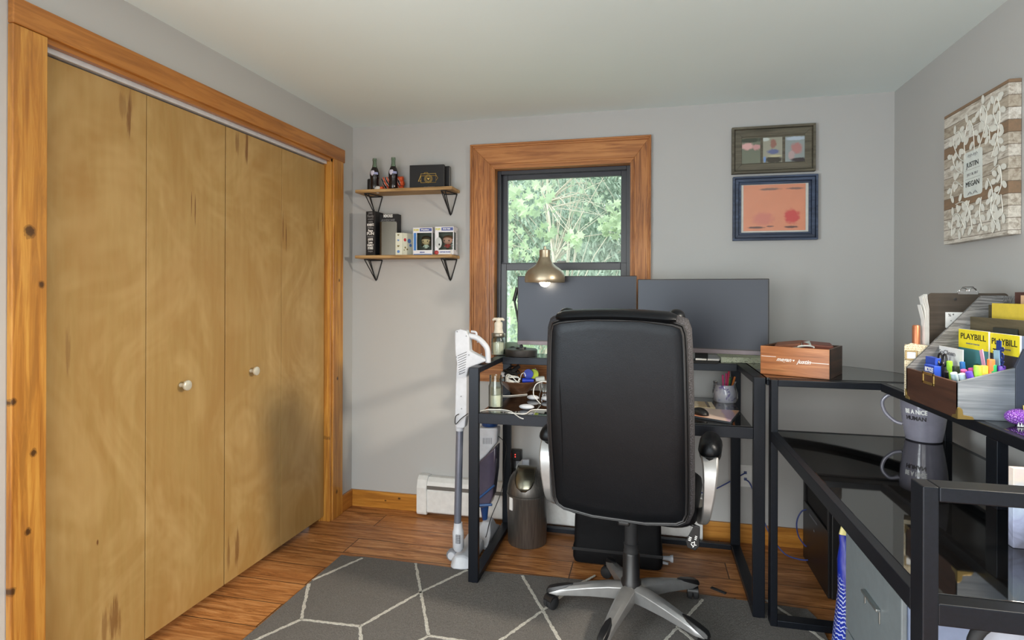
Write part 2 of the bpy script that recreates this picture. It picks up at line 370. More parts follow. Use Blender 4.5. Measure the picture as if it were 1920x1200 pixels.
def bifold(nm,ya,ym,yb,pts,knob_px):
    d=bpy.data.objects.new(nm,None); COL.objects.link(d); d.location=(L-.025,ya,.03); d['kind']='structure'
    T=Matrix.Translation(-Vector(d.location))
    for a,b in ((ya,ym),(ym,yb)):
        o=MB().box((L-.06,a+.0016,.030),(L-.025,b-.0016,2.050)).build('door_panel','birch',d,bevel=.0012); o.location=-Vector(d.location)
    for p in d.children: p['label']='birch veneer bifold panel'
    k=at(knob_px[0],knob_px[1],'x',L+.012)
    kb=MB(T@Matrix.Translation((L-.025,k.y,k.z))).lathe([(.009,0),(.008,.012),(.010,.018),(.018,.024),(.021,.030),(.020,.035),(.013,.039),(.0,.039)],axis='x',n=28)
    kb.build('knob',flat('pale_knob',(206,200,182),.3,.3),d,smooth=True)
    return d
bifold('door_1',1.372,1.782,2.1935,None,(355,727)); bifold('door_2',2.1965,2.598,2.998,None,(484,699))

# window
win=bpy.data.objects.new('window_1',None); COL.objects.link(win); win.location=(-.49,D,WZ0); win['kind']='structure'
T=Matrix.Translation(-Vector(win.location))
def prof_board(T,p0,p1,inner,horizontal):
    "casing board with stepped edge"
    mb=MB(T); 
    return mb
CX0,CX1,CZ0,CZ1=-1.016,.018,.803,2.187; IX0,IX1,IZ0,IZ1=-.868,-.094,.910,2.040
def cas(pts,mat,steps):
    "mitred board: pts = outer a, outer b, inner b, inner a in (x,z); steps = (from,to,depth) across the width"
    mb=MB(T); oa,ob,ib,ia=[Vector((p[0],p[1])) for p in pts]
    for f0,f1,dp in steps:
        q=[oa.lerp(ia,f0),ob.lerp(ib,f0),ob.lerp(ib,f1),oa.lerp(ia,f1)]
        mb.prism([(p.x,p.y) for p in q],dp,'y',D-dp)
    return mb.build('casing',mat,win,bevel=.0015)
stp=((0,.07,.026),(.07,.14,.021),(.14,.80,.017),(.80,.88,.013),(.88,1,.017))
O=[(CX0,CZ0),(CX1,CZ0),(CX1,CZ1),(CX0,CZ1)]; I_=[(IX0,IZ0-.012),(IX1,IZ0-.012),(IX1,IZ1),(IX0,IZ1)]
cas([O[3],O[0],I_[0],I_[3]],'cas_v',stp); cas([O[1],O[2],I_[2],I_[1]],'cas_v',stp); cas([O[2],O[3],I_[3],I_[2]],'cas_h',stp); cas([O[0],O[1],I_[1],I_[0]],'cas_h',stp)
MB(T).box((IX0-.012,D,IZ0),(IX0,D+.07,IZ1)).box((IX1,D,IZ0),(IX1+.012,D+.07,IZ1)).build('jamb','cas_v',win)
MB(T).box((IX0,D,IZ1),(IX1,D+.07,IZ1+.012)).build('head_jamb','cas_h',win)
MB(T).box((IX0-.01,D-.03,IZ0-.014),(IX1+.01,D+.07,IZ0)).build('sill','cas_h',win,bevel=.004)
wf=flat('window_frame_black',(46,48,56),.35)
def frame(mb,x0,x1,z0,z1,w,y0,y1,wb=None,wt=None):
    wb=wb or w; wt=wt or w
    mb.box((x0,y0,z0),(x0+w,y1,z1)).box((x1-w,y0,z0),(x1,y1,z1)).box((x0+w,y0,z0),(x1-w,y1,z0+wb)).box((x0+w,y0,z1-wt),(x1-w,y1,z1)); return mb
frame(MB(T),IX0,IX1,IZ0,IZ1,.022,D+.045,D+.12).build('frame',wf,win,bevel=.002)
us=frame(MB(T),IX0+.022,IX1-.022,1.462,IZ1-.018,.032,D+.085,D+.11,.036,.03); us.box((-.57,D+.083,2.0),(-.49,D+.086,2.008)); us=us.build('upper_sash',wf,win,bevel=.002)
ls=frame(MB(T),IX0+.020,IX1-.020,IZ0,1.492,.034,D+.058,D+.083,.04,.040).build('lower_sash',wf,win,bevel=.002)
MB(T).box((IX0+.05,D+.096,1.49),(IX1-.05,D+.099,2.0)).build('upper_pane','pane',win)
MB(T).box((IX0+.05,D+.070,.95),(IX1-.05,D+.073,1.46)).build('lower_pane','pane',win)
lt=MB(T); p=at(1050,491,'y',D+.06); lt.box((p.x-.03,D+.066,1.493),(p.x+.03,D+.082,1.498)).box((p.x-.02,D+.06,1.498),(p.x+.03,D+.07,1.506)); lt.build('sash_lock',flat('lock_grey',(120,118,115),.4,.5),win,bevel=.001)
lt=MB(T); p=at(1148,490,'y',D+.06); lt.box((p.x-.03,D+.066,1.493),(p.x+.03,D+.080,1.498)); lt.build('tilt_latch',wf,win,bevel=.001)
p=at(945,490,'y',D+.06); MB(T).box((p.x-.03,D+.066,1.493),(p.x+.03,D+.080,1.498)).build('tilt_latch',wf,win,bevel=.001)
# frames of the unseen openings that hold the room's area lamps
w2=bpy.data.objects.new('window_2',None); COL.objects.link(w2); w2.location=(RX,1.60,1.53); w2['kind']='structure'
T2=Matrix.Translation(-Vector(w2.location)); m2=MB(T2)
for a,b in (((RX-.016,1.39,1.47),(RX,1.45,1.93)),((RX-.016,1.75,1.47),(RX,1.81,1.93)),((RX-.016,1.45,1.87),(RX,1.75,1.93)),((RX-.016,1.45,1.47),(RX,1.75,1.53))): m2.box(a,b)
m2.build('casing','cas_v',w2,bevel=.002)
w3=bpy.data.objects.new('front_fill_opening',None); COL.objects.link(w3); w3.location=(-.35,F0,0); w3['kind']='structure'  # unseen opening added for the front fill, made door-high
T3=Matrix.Translation(-Vector(w3.location)); m3=MB(T3)
for a,b in (((-1.62,F0,0),(-1.52,F0+.016,2.15)),((.82,F0,0),(.92,F0+.016,2.15)),((-1.52,F0,2.05),(.82,F0+.016,2.15))): m3.box(a,b)
m3.build('casing','cas_v',w3,bevel=.002)
w4=bpy.data.objects.new('window_4',None); COL.objects.link(w4); w4.location=(L,-.3,.55); w4['kind']='structure'
m4=MB(Matrix.Translation(-Vector(w4.location)))
for a,b in (((L,-.95,.45),(L+.016,-.85,2.05)),((L,.25,.45),(L+.016,.35,2.05)),((L,-.85,1.95),(L+.016,.25,2.05)),((L,-.85,.45),(L+.016,.25,.55))): m4.box(a,b)
m4.build('casing','cas_v',w4,bevel=.002)

# ------------------------------------------------------------------ outdoors
st('ground',MB().box((-30,D+.3,-1.2),(25,45,-1.0)),flat('forest_floor',(150,164,140),.9,scale=3))
def leafmat(name,rgb,tr=.5):
    g=G(name); c=lin(*rgb); n=g.noise(g.coord(),2.5,2)
    col=g.ramp(n,(.3,[x*.75 for x in c]),(.7,[min(1,x*1.2) for x in c]))
    g.set(col,.55,spec=.3); t=g.node('ShaderNodeBsdfTranslucent'); g.lk(col,t.inputs[0]); mx=g.node('ShaderNodeMixShader'); mx.inputs[0].default_value=tr
    g.lk(g.b.outputs[0],mx.inputs[1]); g.lk(t.outputs[0],mx.inputs[2]); g.lk(mx.outputs[0],g.n['Material Output'].inputs[0]); return g.m
bark=flat('haze_pale_bark',(190,180,168),.9,scale=8); barkd=flat('dark_bark',(96,88,80),.9,scale=8)  # tree bark paled in colour to stand in for haze
def leaves(mb,rnd,c,rad,n,size,lobes=5,droop=.3):
    for _ in range(n):
        while True:
            p=Vector((rnd.uniform(-1,1),rnd.uniform(-1,1),rnd.uniform(-1,1)))
            if p.length<1: break
        p=Vector(c)+Vector((p.x*rad[0],p.y*rad[1],p.z*rad[2]))
        E_=Euler((rnd.gauss(R(70),.7),rnd.gauss(0,.5),rnd.uniform(-1.2,1.2))).to_matrix(); s=size*rnd.uniform(.6,1.3)
        if lobes==5:
            ol=[(0,-.5),(.18,-.22),(.5,-.18),(.3,.02),(.42,.32),(.14,.22),(0,.6),(-.14,.22),(-.42,.32),(-.3,.02),(-.5,-.18),(-.18,-.22)]
            vs=[p]+[p+E_@Vector((x*s,y*s,-abs(x)*s*droop)) for x,y in ol]; n_=len(ol)
            mb.add(vs,[(0,1+i,1+(i+1)%n_) for i in range(n_)])
        else:
            ol=[(0,-.5),(.12,0),(0,.5),(-.12,0)]; mb.add([p+E_@Vector((x*s,y*s,0)) for x,y in ol],[(0,1,2,3)])
def tree(label,base,h,blobs,lm,tm,size,lobes,seed,branches=10,tr=.05,lean=0,name='leafy_tree'):
    rnd=random.Random(seed); t=thing(name,label,'tree',base,0,'trees beyond the window')
    mb=MB(); top=Vector((lean,0,h)); pts=[Vector((lean*k/6+rnd.uniform(-.06,.06)*k/3,rnd.uniform(-.05,.05),h*k/6)) for k in range(7)]
    mb.tube(pts,[tr*(1-.13*k) for k in range(7)],8)
    for c,rad,n in blobs:
        for _ in range(max(1,branches//len(blobs))):
            a=pts[rnd.randint(2,6)]; e=Vector(c)-Vector(base)+Vector([rnd.uniform(-.7,.7)*q for q in rad]); m=(a+e)/2+Vector((0,0,rnd.uniform(-.1,.2)))
            mb.tube([a,m,e],[tr*.3,tr*.18,tr*.06],5)
    mb.build('trunk',tm,t,smooth=True)
    lb=MB(Matrix.Translation(-Vector(base)))
    for c,rad,n in blobs: leaves(lb,rnd,c,rad,n,size,lobes)
    lb.build('foliage',lm,t); return t
A=lambda x,y,Y: tuple(at(x,y,'y',Y))
lm1=leafmat('maple_leaf_bright',(206,220,188)); lm2=leafmat('leaf_haze_green',(178,192,180),.4); lm3=leafmat('leaf_mid',(192,206,184),.45)  # leaf colours lightened and greyed instead of real haze
tree('broad maple with bright leaves close outside the window, at upper left',(-2.6,6.2,-1),4.2,[(A(985,375,5.8),(.36,.3,.20),60),(A(958,430,5.8),(.16,.3,.35),26),(A(965,600,5.6),(.3,.3,.35),80),(A(975,470,5.7),(.25,.2,.1),18)],lm1,bark,.105,5,1,8,.04)
tree('bright maple sapling seen low in the middle of the upper pane',(-1.05,6.6,-1),3.3,[(A(1072,450,6.2),(.13,.2,.10),22),(A(1022,435,6.2),(.10,.2,.12),16),(A(1150,420,6.4),(.22,.2,.14),50),(A(1160,385,6.4),(.14,.2,.1),16)],lm1,bark,.10,5,2,8,.02)
tree('tall pale bare-stemmed tree leaning behind the maples',(-1.0,9.0,-1),5.6,[(A(1050,330,9.2),(.9,.5,.25),60),(A(1120,350,9.0),(.7,.5,.6),60),(A(1090,420,9.0),(.9,.5,.6),20)],lm3,bark,.10,5,3,60,.045,-.75)
tree('grey-green conifer thicket tree on the left beyond the maples',(-4.4,12.2,-1),7,[(A(960,400,12.2),(1.2,.8,1.6),4200),(A(1000,560,12.2),(1.2,.8,1.2),2500)],lm2,bark,.17,1,4,60,.08,name='conifer_tree')
tree('grey-green conifer in the centre, far beyond the window',(-2.6,14.4,-1),8,[(A(1060,380,14.2),(1.3,.8,2.2),6000),(A(1060,560,14.2),(1.3,.8,1.2),2900)],lm2,bark,.18,1,5,70,.08,name='conifer_tree')
tree('grey-green conifer on the right, far beyond the window',(.7,10.5,-1),7,[(A(1150,360,10.5),(.85,.65,1.5),4800),(A(1150,560,10.5),(.85,.65,1.0),2400)],lm2,bark,.17,1,6,60,.08,name='conifer_tree')
tree('dense wood edge tree filling the far background',(-3.0,18,-1),9,[(A(1040,430,18),(4.4,1,3.8),14000)],lm3,bark,.26,1,8,40,.15,name='conifer_tree')

# ------------------------------------------------------------------ rug
RXa,RXb,RYa,RYb=-1.482,.672,1.10,2.622
def rug():
    mb=MB(); nx,ny=2,2
    ol=[(RXa,RYa),(RXb,RYa),(RXb,RYb-.06),(RXb-.02,RYb+.004),(.30,RYb+.02),(-.3,RYb+.03),(-.8,RYb),(RXa+.12,RYb+.006),(RXa+.05,RYb-.006),(RXa,RYb)]
    mb.prism(ol,.009,'z',0.001); mb.cm=1
    rnd=random.Random(3)
    def line(*px):
        pts=[at(x,y,'z',.0088) if not isinstance(x,Vector) else x for x,y in px]
        for a,b in zip(pts,pts[1:]):
            d=(b-a); n=max(2,int(d.length/.012)); q=d.normalized().cross(Vector((0,0,1))); Lf=[];Rt=[]
            for k in range(n+1):
                p=a+d*(k/n); w1,w2=.0058+rnd.uniform(-.0022,.0028),.0058+rnd.uniform(-.0022,.0028)
                Lf.append(p+q*w1); Rt.append(p-q*w2)
            for k in range(n):
                v=[Lf[k],Lf[k+1],Rt[k+1],Rt[k]]; v2=[x+Vector((0,0,.0028)) for x in v]
                mb.add(v+v2,[(4,5,6,7),(0,1,5,4),(1,2,6,5),(2,3,7,6),(3,0,4,7)])
    line((683,1049),(590,1091)); line((583,1098),(569,1165),(480,1206)); line((569,1165),(680,1177),(681,1210))
    line((680,1177),(793,1112),(880,1070)); line((783,1058),(793,1112),(808,1194)); line((808,1194),(770,1215)); line((808,1194),(880,1204))
    line((983,1080),(1022,1145),(1058,1208)); line((1022,1145),(1075,1103),(1120,1078)); line((1022,1145),(940,1204))
    line((1322,1122),(1275,1175),(1245,1206)); line((1275,1175),(1312,1206)); line((1440,1122),(1500,1160),(1560,1206))
    # the part nearer than the frame, same lattice repeated
    for dy in (-.62,):
        a=[(-1.36,2.06),(-1.09,2.08),(-.81,2.06),(-.55,2.12),(-.3,2.16)]
        for (x,y),(x2,y2) in zip(a,a[1:]): line((Vector((x,y+dy+.1,.0088)),0),(Vector((x2,y2+dy-.12,.0088)),0))
    return mb.build('area_rug',['rug','rugline'])
tag(rug(),'charcoal grey shag rug with thin white crossing lines','rug')

# ------------------------------------------------------------------ desks
MX0,MX1,MY0,MY1,ZT,ZS=-.785,.466,2.505,3.165,.983,.778
t=thing('computer_desk','black metal and black glass desk under the window, with raised monitor shelf','desk',(-.16,2.83,0))
T=Matrix.Translation(-Vector(t.location))
def yloop(T,x,y0,y1):
    b=.0
    mb=MB(T); w=.046; d=.026
    mb.box((x,y0,.012),(x+w,y0+d,ZT)).box((x,y1-d,.012),(x+w,y1,ZT)).box((x,y0+d,.012),(x+w,y1-d,.038)).box((x,y0+d,ZT-d),(x+w,y1-d,ZT)); return mb
for x in (MX0,MX1-.046): yloop(T,x,MY0,MY1).build('side_frame','blk',t,bevel=.0025)
for x in (MX0+.023,MX1-.023):
    for y in (MY0+.02,MY1-.02): MB(T).lathe([(.018,0.0103 if y<2.6 else 0),(.018,.013)],(x,y,.0),14).build('foot','plblack',t)
xa,xb=MX0+.046,MX1-.046
mb=MB(T).box((xa,MY0,ZS-.046),(xb,MY0+.026,ZS)).box((xa,MY1-.026,ZS-.046),(xb,MY1,ZS)).box((xa,MY0+.026,ZS-.046),(xa+.02,MY1-.026,ZS-.006)).box((xb-.02,MY0+.026,ZS-.046),(xb,MY1-.026,ZS-.006)); mb.build('surface_frame','blk',t,bevel=.002)
MB(T).box((xa+.002,MY0+.024,ZS-.006),(xb-.002,MY1-.02,ZS+.001)).build('desktop_glass','glassblk',t,bevel=.001)
SY=2.945
MB(T).box((xa,SY,ZT-.036),(xb,SY+.02,ZT)).box((xa,MY1-.02,ZT-.036),(xb,MY1,ZT)).build('shelf_frame','blk',t,bevel=.002)
MB(T).box((xa,SY+.018,ZT-.008),(xb,MY1-.018,ZT+.001)).build('shelf_glass','glassblk',t,bevel=.001)
MB(T).box((xa,MY1-.036,.012),(xb,MY1-.006,.038)).build('floor_bar','blk',t,bevel=.002)
# right desk along the right wall
RY0,RY1,RX0,RX1=1.165,2.503,.4765,1.10
t=thing('side_desk','black metal and glass desk running along the right wall, nearest the camera','desk',(.8,1.8,0))
T=Matrix.Translation(-Vector(t.location))
def xloop(y):
    w=.05; d=.026; mb=MB(T)
    mb.box((RX0,y,.012),(RX0+d,y+w,ZT)).box((RX1-d,y,.012),(RX1,y+w,ZT)).box((RX0+d,y,.012),(RX1-d,y+w,.038)).box((RX0+d,y,ZT-d),(RX1-d,y+w,ZT)); return mb
for y in (RY0,RY1-.05): xloop(y).build('side_frame','blk',t,bevel=.0025)
for x in (RX0+.02,RX1-.02):
    for y in (RY0+.025,RY1-.025): MB(T).lathe([(.014,0.0103 if x<.65 else 0),(.014,.013)],(x,y,0),14).build('foot','plblack',t)
ya,yb=RY0+.05,RY1-.05
MB(T).box((RX0,ya,ZS-.040),(RX0+.026,yb,ZS)).box((RX1-.026,ya,ZS-.040),(RX1,yb,ZS)).box((RX0+.026,RY0+.002,ZS-.040),(RX1-.026,ya,ZS-.001)).box((RX0+.026,yb,ZS-.04),(RX1-.026,RY1-.002,ZS-.001)).build('surface_frame','blk',t,bevel=.002)
MB(T).box((RX0+.022,ya-.01,ZS-.006),(RX1-.02,yb+.01,ZS+.001)).build('desktop_glass','glassblk',t,bevel=.001)
SX=.862
MB(T).box((SX,ya,ZT-.030),(SX+.02,yb,ZT)).box((RX1-.02,ya,ZT-.030),(RX1,yb,ZT)).build('shelf_frame','blk',t,bevel=.002)
MB(T).box((SX+.018,ya,ZT-.008),(RX1-.018,yb,ZT+.001)).build('shelf_glass','glassblk',t,bevel=.001)
MB(T).box((SX,1.705,ZS),(SX+.026,1.755,ZT-.03)).build('shelf_support','blk',t,bevel=.002)
# corner shelf : quarter round
t=thing('corner_shelf','black quarter-round glass shelf joining the two desks in the corner','shelf',(.5,2.53,ZT))
T=Matrix.Translation(-Vector(t.location)); cx,cy,rr=.470,2.506,.655
def arc(r,a0=0,a1=90,n=28): return [(cx+r*math.cos(R(a0+(a1-a0)*k/n)),cy+r*math.sin(R(a0+(a1-a0)*k/n))) for k in range(n+1)]
ar=arc(rr); ai=arc(rr-.022)
MB(T).loft([[(x,y,z) for (x,y),z in ((a,ZT-.03),(a,ZT),(b,ZT),(b,ZT-.03))] for a,b in zip(ar,ai)]).build('curved_rim','blk',t,bevel=.002)
MB(T).prism([(cx+.0,cy+.0)]+arc(rr-.02),.009,'z',ZT-.008).build('shelf_glass','glassblk',t)
MB(T).box((cx,cy,ZT-.03),(cx+rr-.02,cy+.02,ZT-.009)).box((cx,cy+.02,ZT-.03),(cx+.02,cy+rr-.02,ZT-.009)).build('support_bar','blk',t,bevel=.002)

# ------------------------------------------------------------------ monitors
scr=G('matt_screen'); scr.set(lin(19,22,32),.36,spec=.5,Specular_Tint=(.85,.9,1,1)); M['screen']=scr.m
bez=flat('monitor_bezel',(34,32,36),.4)
def monitor(label,c,w,h,rz,logo):
    t=thing('monitor',label,'monitor',(c[0],c[1],ZT+.001),rz); z0=c[2]-(ZT+.001)
    MB().box((-w/2,0,z0),(w/2,.018,z0+h)).build('panel',bez,t,bevel=.003)
    MB().box((-w/2+.006,-.0012,z0+.026),(w/2-.006,.0,z0+h-.006)).build('screen','screen',t)
    MB().box((-w/2+.001,-.003,z0),(w/2-.001,-.0001,z0+.021)).build('lower_bezel',flat('bezel_grey',(96,88,92),.35,.4),t,bevel=.0015)
    MB().prism(rrect(w*.5,h*.6,.03,4,0,z0+h*.5),.03,'y',.0182).build('rear_housing','plblackm',t,bevel=.004)
    MB().prism(rrect(.06,z0+h*.35,.01,3,0,(z0+h*.35)/2+.004),.02,'y',.049).build('stand_neck','plblackm',t)
    MB().prism(rrect(.16,.11,.02,5,0,.045),.007,'z',0).build('stand_base','plblackm',t,bevel=.002)
    if logo: text('logo','DELL',.009,(-w/2+.215,-.0034,z0+.0105),FRONT,'whiteink',t,1.2,bold=.0006)
    return t
a=at(969,517,'y',2.97); b=at(1194,650,'y',2.97)
monitor('left of the two black monitors, partly across the window',((a.x+b.x)/2,2.985,b.z-.001),b.x-a.x,a.z-b.z,0,False)
a=Vector((-.048,2.975)); p=at(1443,520,'y',2.865); q=at(1443,666,'y',2.865); b=Vector((p.x,2.865)); m=(a+b)/2
monitor('right of the two black monitors, against the bare wall',(m.x,m.y+.012,q.z+.004),(b-a).length,p.z-q.z-.001,math.atan2(b.y-a.y,b.x-a.x),True)

# ------------------------------------------------------------------ office chair
CHX,CHY=-.060,2.395
t=thing('office_chair','black leather high-back swivel office chair facing the desks','office chair',(CHX,CHY,.0118),0)
for k in range(5):
    a=R(37+72*k); u=Vector((math.cos(a),math.sin(a),0)); v=Vector((-u.y,u.x,0))
    rings=[]
    for s_,w,zt,h in ((.02,.030,.138,.060),(.09,.030,.134,.055),(.17,.027,.120,.045),(.25,.023,.102,.036),(.30,.021,.090,.030),(.335,.015,.080,.018)):
        c=u*s_; rings.append([c-v*w+Vector((0,0,zt-h)),c+v*w+Vector((0,0,zt-h)),c+v*w*.95+Vector((0,0,zt-.012)),c+v*w*.45+Vector((0,0,zt)),c-v*w*.45+Vector((0,0,zt)),c-v*w*.95+Vector((0,0,zt-.012))])
    leg=MB().loft(rings).build('leg','silver',t,bevel=.002,smooth=True)
    rings=[]
    for s_,w,zt,h in ((.235,.004,.110,.004),(.26,.016,.106,.010),(.30,.020,.0965,.016),(.335,.018,.086,.02),(.345,.012,.076,.012)):
        c=u*s_; rings.append([c-v*w+Vector((0,0,zt-h)),c+v*w+Vector((0,0,zt-h)),c+v*w*.7+Vector((0,0,zt)),c-v*w*.7+Vector((0,0,zt))])
    MB().loft(rings).build('toe_cap','plblack',leg,bevel=.002,smooth=True)
    # caster
    c=u*.318; sw=Vector((math.cos(a+.9),math.sin(a+.9),0)); ax=Vector((-sw.y,sw.x,0)); cc=c+sw*.012
    mb=MB()
    for sg in (-1,1):
        p0=cc+ax*sg*.002+Vector((0,0,.0262)); p1=cc+ax*sg*.024+Vector((0,0,.0262))
        mb.tube([p0,p0+(p1-p0)*.1,p0+(p1-p0)*.8,p1],[.022,.0255,.0255,.02],20)
    mb.build('caster_wheels','plblackm',t,smooth=True)
    mb=MB(); mb.tube([c+Vector((0,0,.03)),c+Vector((0,0,.075))],.007,10)
    mb.tube([cc-ax*.022+Vector((0,0,.034)),cc+ax*.022+Vector((0,0,.034))],.0235,16); mb.build('caster_hood','plblack',t,smooth=True)
MB().lathe([(.036,.075),(.040,.085),(.040,.15),(.034,.158),(.0335,.255),(.031,.262)],n=32).build('column_cover','plblack',t,smooth=True)
MB().lathe([(.031,.262),(.0315,.268),(.029,.272),(.029,.29),(.031,.296),(.026,.300),(.026,.44)],n=28).build('gas_column','plblackm',t,smooth=True)
T0=Matrix.Translation((.004,0,0))@Matrix.Rotation(R(-8),4,'Z')
MB(T0).box((-.09,-.10,.425),(.09,.12,.462)).box((-.022,-.2,.440),(.022,-.1,.458)).build('seat_mechanism','plblack',t,bevel=.006)
def pillow(T,w,d,z0,z1,r,bulge=.012):
    rings=[]
    for z,s_ in ((z0,.93),(z0+.012,.985),(z0+(z1-z0)*.5,1.0),(z1-.014,.985),(z1,.93),(z1+bulge*.6,.7),(z1+bulge,.3)):
        rings.append([(x*s_,y*s_,z) for x,y in rrect(w,d,r,5)])
    return MB(T).loft(rings)
pillow(T0@Matrix.Translation((0,.03,0)),.52,.50,.463,.545,.08).build('seat','leather',t,smooth=True)
# backrest
tilt=Matrix.Translation((0,-.255,.505))@Matrix.Rotation(R(7),4,'X'); TB=T0@tilt
BH=.735
def bw(v): # half width along height 0..1
    return .256+.006*math.sin(math.pi*v)-.006*v
def outline(off,inset,n=14):
    pts=[]; r=.045
    # bottom left -> right -> up, in local x,z
    hb=bw(0)-inset; z0=inset; z1=BH-inset
    def side(sg,vs): return [(sg*(bw(v)-inset),v*BH) for v in vs]
    rb=max(.02,r-inset*.5)
    pts+=[(-hb+rb,z0-.004),(-hb*.4,z0-.014),(hb*.4,z0-.014),(hb-rb,z0-.004),(hb-rb*.3,z0+rb*.25),(hb,z0+rb)]
    pts+=side(1,[k/n for k in range(2,n-1)])
    ht=bw(1)-inset; pts+=[(ht,z1-rb),(ht-rb*.25,z1-rb*.28),(ht-rb,z1),(ht*.4,z1+.014),(-ht*.4,z1+.014),(-ht+rb,z1),(-ht+rb*.25,z1-rb*.28),(-ht,z1-rb)]
    pts+=side(-1,[k/n for k in range(n-2,1,-1)])
    pts+=[(-hb,z0+rb),(-hb+rb*.3,z0+rb*.25)]
    # lumbar curve
    return [(x,off+.02*math.cos(z/BH*2*math.pi)*.6+.018*(abs(x)/.25)**2,z) for x,z in pts]
MB(TB).loft([outline(-.062,.020),outline(-.058,.010),outline(-.046,.002),outline(-.01,0),outline(.03,.006),outline(.045,.025)]).build('backrest_side','meshf',t,smooth=True)
MB(TB).loft([outline(-.055,.018),outline(-.066,.020),outline(-.071,.028),outline(-.073,.06)]).build('back_panel','leather',t,smooth=True)
pp=outline(-.0705,.024); MB(TB).tube(pp+[pp[0],pp[1]],.0042,8).build('piping','plblack',t,smooth=True)
pp=outline(-.064,.016); MB(TB).tube(pp+[pp[0],pp[1]],.0036,8).build('piping','plblack',t,smooth=True)
MB(TB).loft([outline(.03,.012),outline(.06,.02),outline(.082,.05),outline(.09,.10)]).build('front_cushion','leather',t,smooth=True)
# top roll and headrest corners
mb=MB(TB); rings=[]
for k in range(17):
    x=-.205+.410*k/16; zz=BH-.010+.016*math.cos(x/.25*1.4); 
    rings.append([(x,-.030+.044*math.cos(q)*(1 if k not in(0,16) else .6),zz+.020*math.sin(q)*(1 if k not in(0,16) else .6)) for q in [2*math.pi*j/12 for j in range(12)]])
mb.loft(rings).build('top_roll','leather',t,smooth=True)
for sg in (-1,1):
    MB(TB).ball((sg*.196,.06,BH-.012),(.030,.04,.026)).build('headrest_corner','leather',t,smooth=True)
for sg in (-1,1):
    x0=.300 if sg>0 else -.318
    MB(T0).loft([[(x0+s_*w_*math.cos(a_),y,.728+h_*s_*math.sin(a_)*(1 if math.sin(a_)>0 else .5)) for a_ in [2*math.pi*k/18 for k in range(18)]] for y,s_ in ((-.150,.25),(-.146,.6),(-.132,.86),(-.10,1),(.0,1.02),(.035,.9),(.052,.6),(.058,.25)) for w_,h_ in ((.042,.048),)]).build('armrest','leather',t,smooth=True)
    MB(T0).loft([[(x0+s_*.041*math.cos(a_),-.05+s_*.088*math.sin(a_),z) for a_ in [2*math.pi*k/20 for k in range(20)]] for z,s_ in ((.690,.86),(.700,.97),(.722,1.0))]).build('armrest_base','plblack',t,smooth=True)
    arm=MB(T0); P=[(x0,-.10,.700),(x0+sg*.004,-.125,.65),(x0-sg*.002,-.130,.56),(x0-sg*.012,-.12,.50),(x0-sg*.035,-.04,.462),(x0-sg*.045,.08,.455)]
    P=crom(P,5); rings=[]
    for i,p in enumerate(P):
        d=(P[min(i+1,len(P)-1)]-P[max(i-1,0)]).normalized(); n_=Vector((0,-d.z,d.y)).normalized(); w=.030
        hw=.032-.018*min(1,i/16); rings.append([p+Vector((-hw,0,0))-n_*w,p+Vector((hw,0,0))-n_*w,p+Vector((hw,0,0))+n_*w,p+Vector((-hw,0,0))+n_*w])
    arm.loft(rings).build('arm_support','silver',t,bevel=.006,smooth=True)
mb=MB(T0); p=Vector((.215,-.02,.43)); mb.tube([(.10,-.03,.44),(.20,-.05,.435),(.245,-.06,.415)],.007,8); mb.prism([(-.012,0),(.012,0),(.026,-.075),(.014,-.098),(-.012,-.098),(-.022,-.075)],.010,'y',0)
o=mb
mb=MB(T0); mb.tube([(.10,-.03,.44),(.20,-.05,.435),(.250,-.06,.425)],.007,8)
mb.T=T0@Matrix.Translation((.255,-.068,.43))@Matrix.Rotation(R(14),4,'Y'); mb.prism([(-.010,0),(.010,0),(.026,-.072),(.016,-.094),(-.014,-.094),(-.026,-.072)],.010,'y',0)
lv=mb.build('height_lever','plblack',t,bevel=.003)
mk=MB(mb.T); 
for i in range(3): mk.box((-.018,-.0008,-.050-i*.006),(-.008,0,-.053-i*.006))
for i in range(3): mk.box((.002,-.0008,-.038-i*.006),(.010,0,-.041-i*.006))
for q in range(5): mk.obox((.004+.006*math.cos(q*1.26),-.0004,-.072+.008*math.sin(q*1.26)),(.010,.0008,.0028),(0,q*1.26,0))
mk.build('lever_markings','whiteink',lv)
# ------------------------------------------------------------------ wall shelves and what stands on them
oak=wood('rustic_shelf_board',[(118,88,52),(170,134,84),(206,172,120)],'x',60,.6,streaks=((at(800,352,'y',3.14),(.03,.05,.006),.5),(at(770,345,'y',3.14),(.02,.05,.01),.5)))
SHX0,SHX1,SHY=-1.690,-1.085,3.13
def wall_shelf(label,ztop):
    t=thing('wall_shelf',label,'shelf',((SHX0+SHX1)/2,3.2,ztop-.018),0,None); T=Matrix.Translation(-Vector(t.location))
    MB(T).box((SHX0,SHY,ztop-.018),(SHX1,D-.001,ztop)).build('board',oak,t,bevel=.0025)
    for cx in (-1.622,-1.142):
        zb=ztop-.019; mb=MB(T); r=.0032
        tip=Vector((cx+.0,D-.005,zb-.128)); a=Vector((cx-.04,D-.005,zb-.004)); b=Vector((cx+.04,D-.005,zb-.004)); c=Vector((cx-.012,SHY+.012,zb-.004)); c2=Vector((cx+.012,SHY+.012,zb-.004))
        mb.tube([a,tip+Vector((-.006,0,.008)),tip,tip+Vector((.006,0,.008)),b],r,6)
        mb.tube([c,tip+Vector((-.001,-.005,.004))],r,6); mb.tube([c2,tip+Vector((.002,-.005,.004))],r,6); mb.tube([a,c,c2,b],r,6); mb.tube([a,b],r,6)
        mb.build('hairpin_bracket','plblackm',t,smooth=True)
    return t
ZU,ZL=1.927,1.538
wall_shelf('upper of the two rustic wood shelves on black wire brackets',ZU)
wall_shelf('lower of the two rustic wood shelves on black wire brackets',ZL)
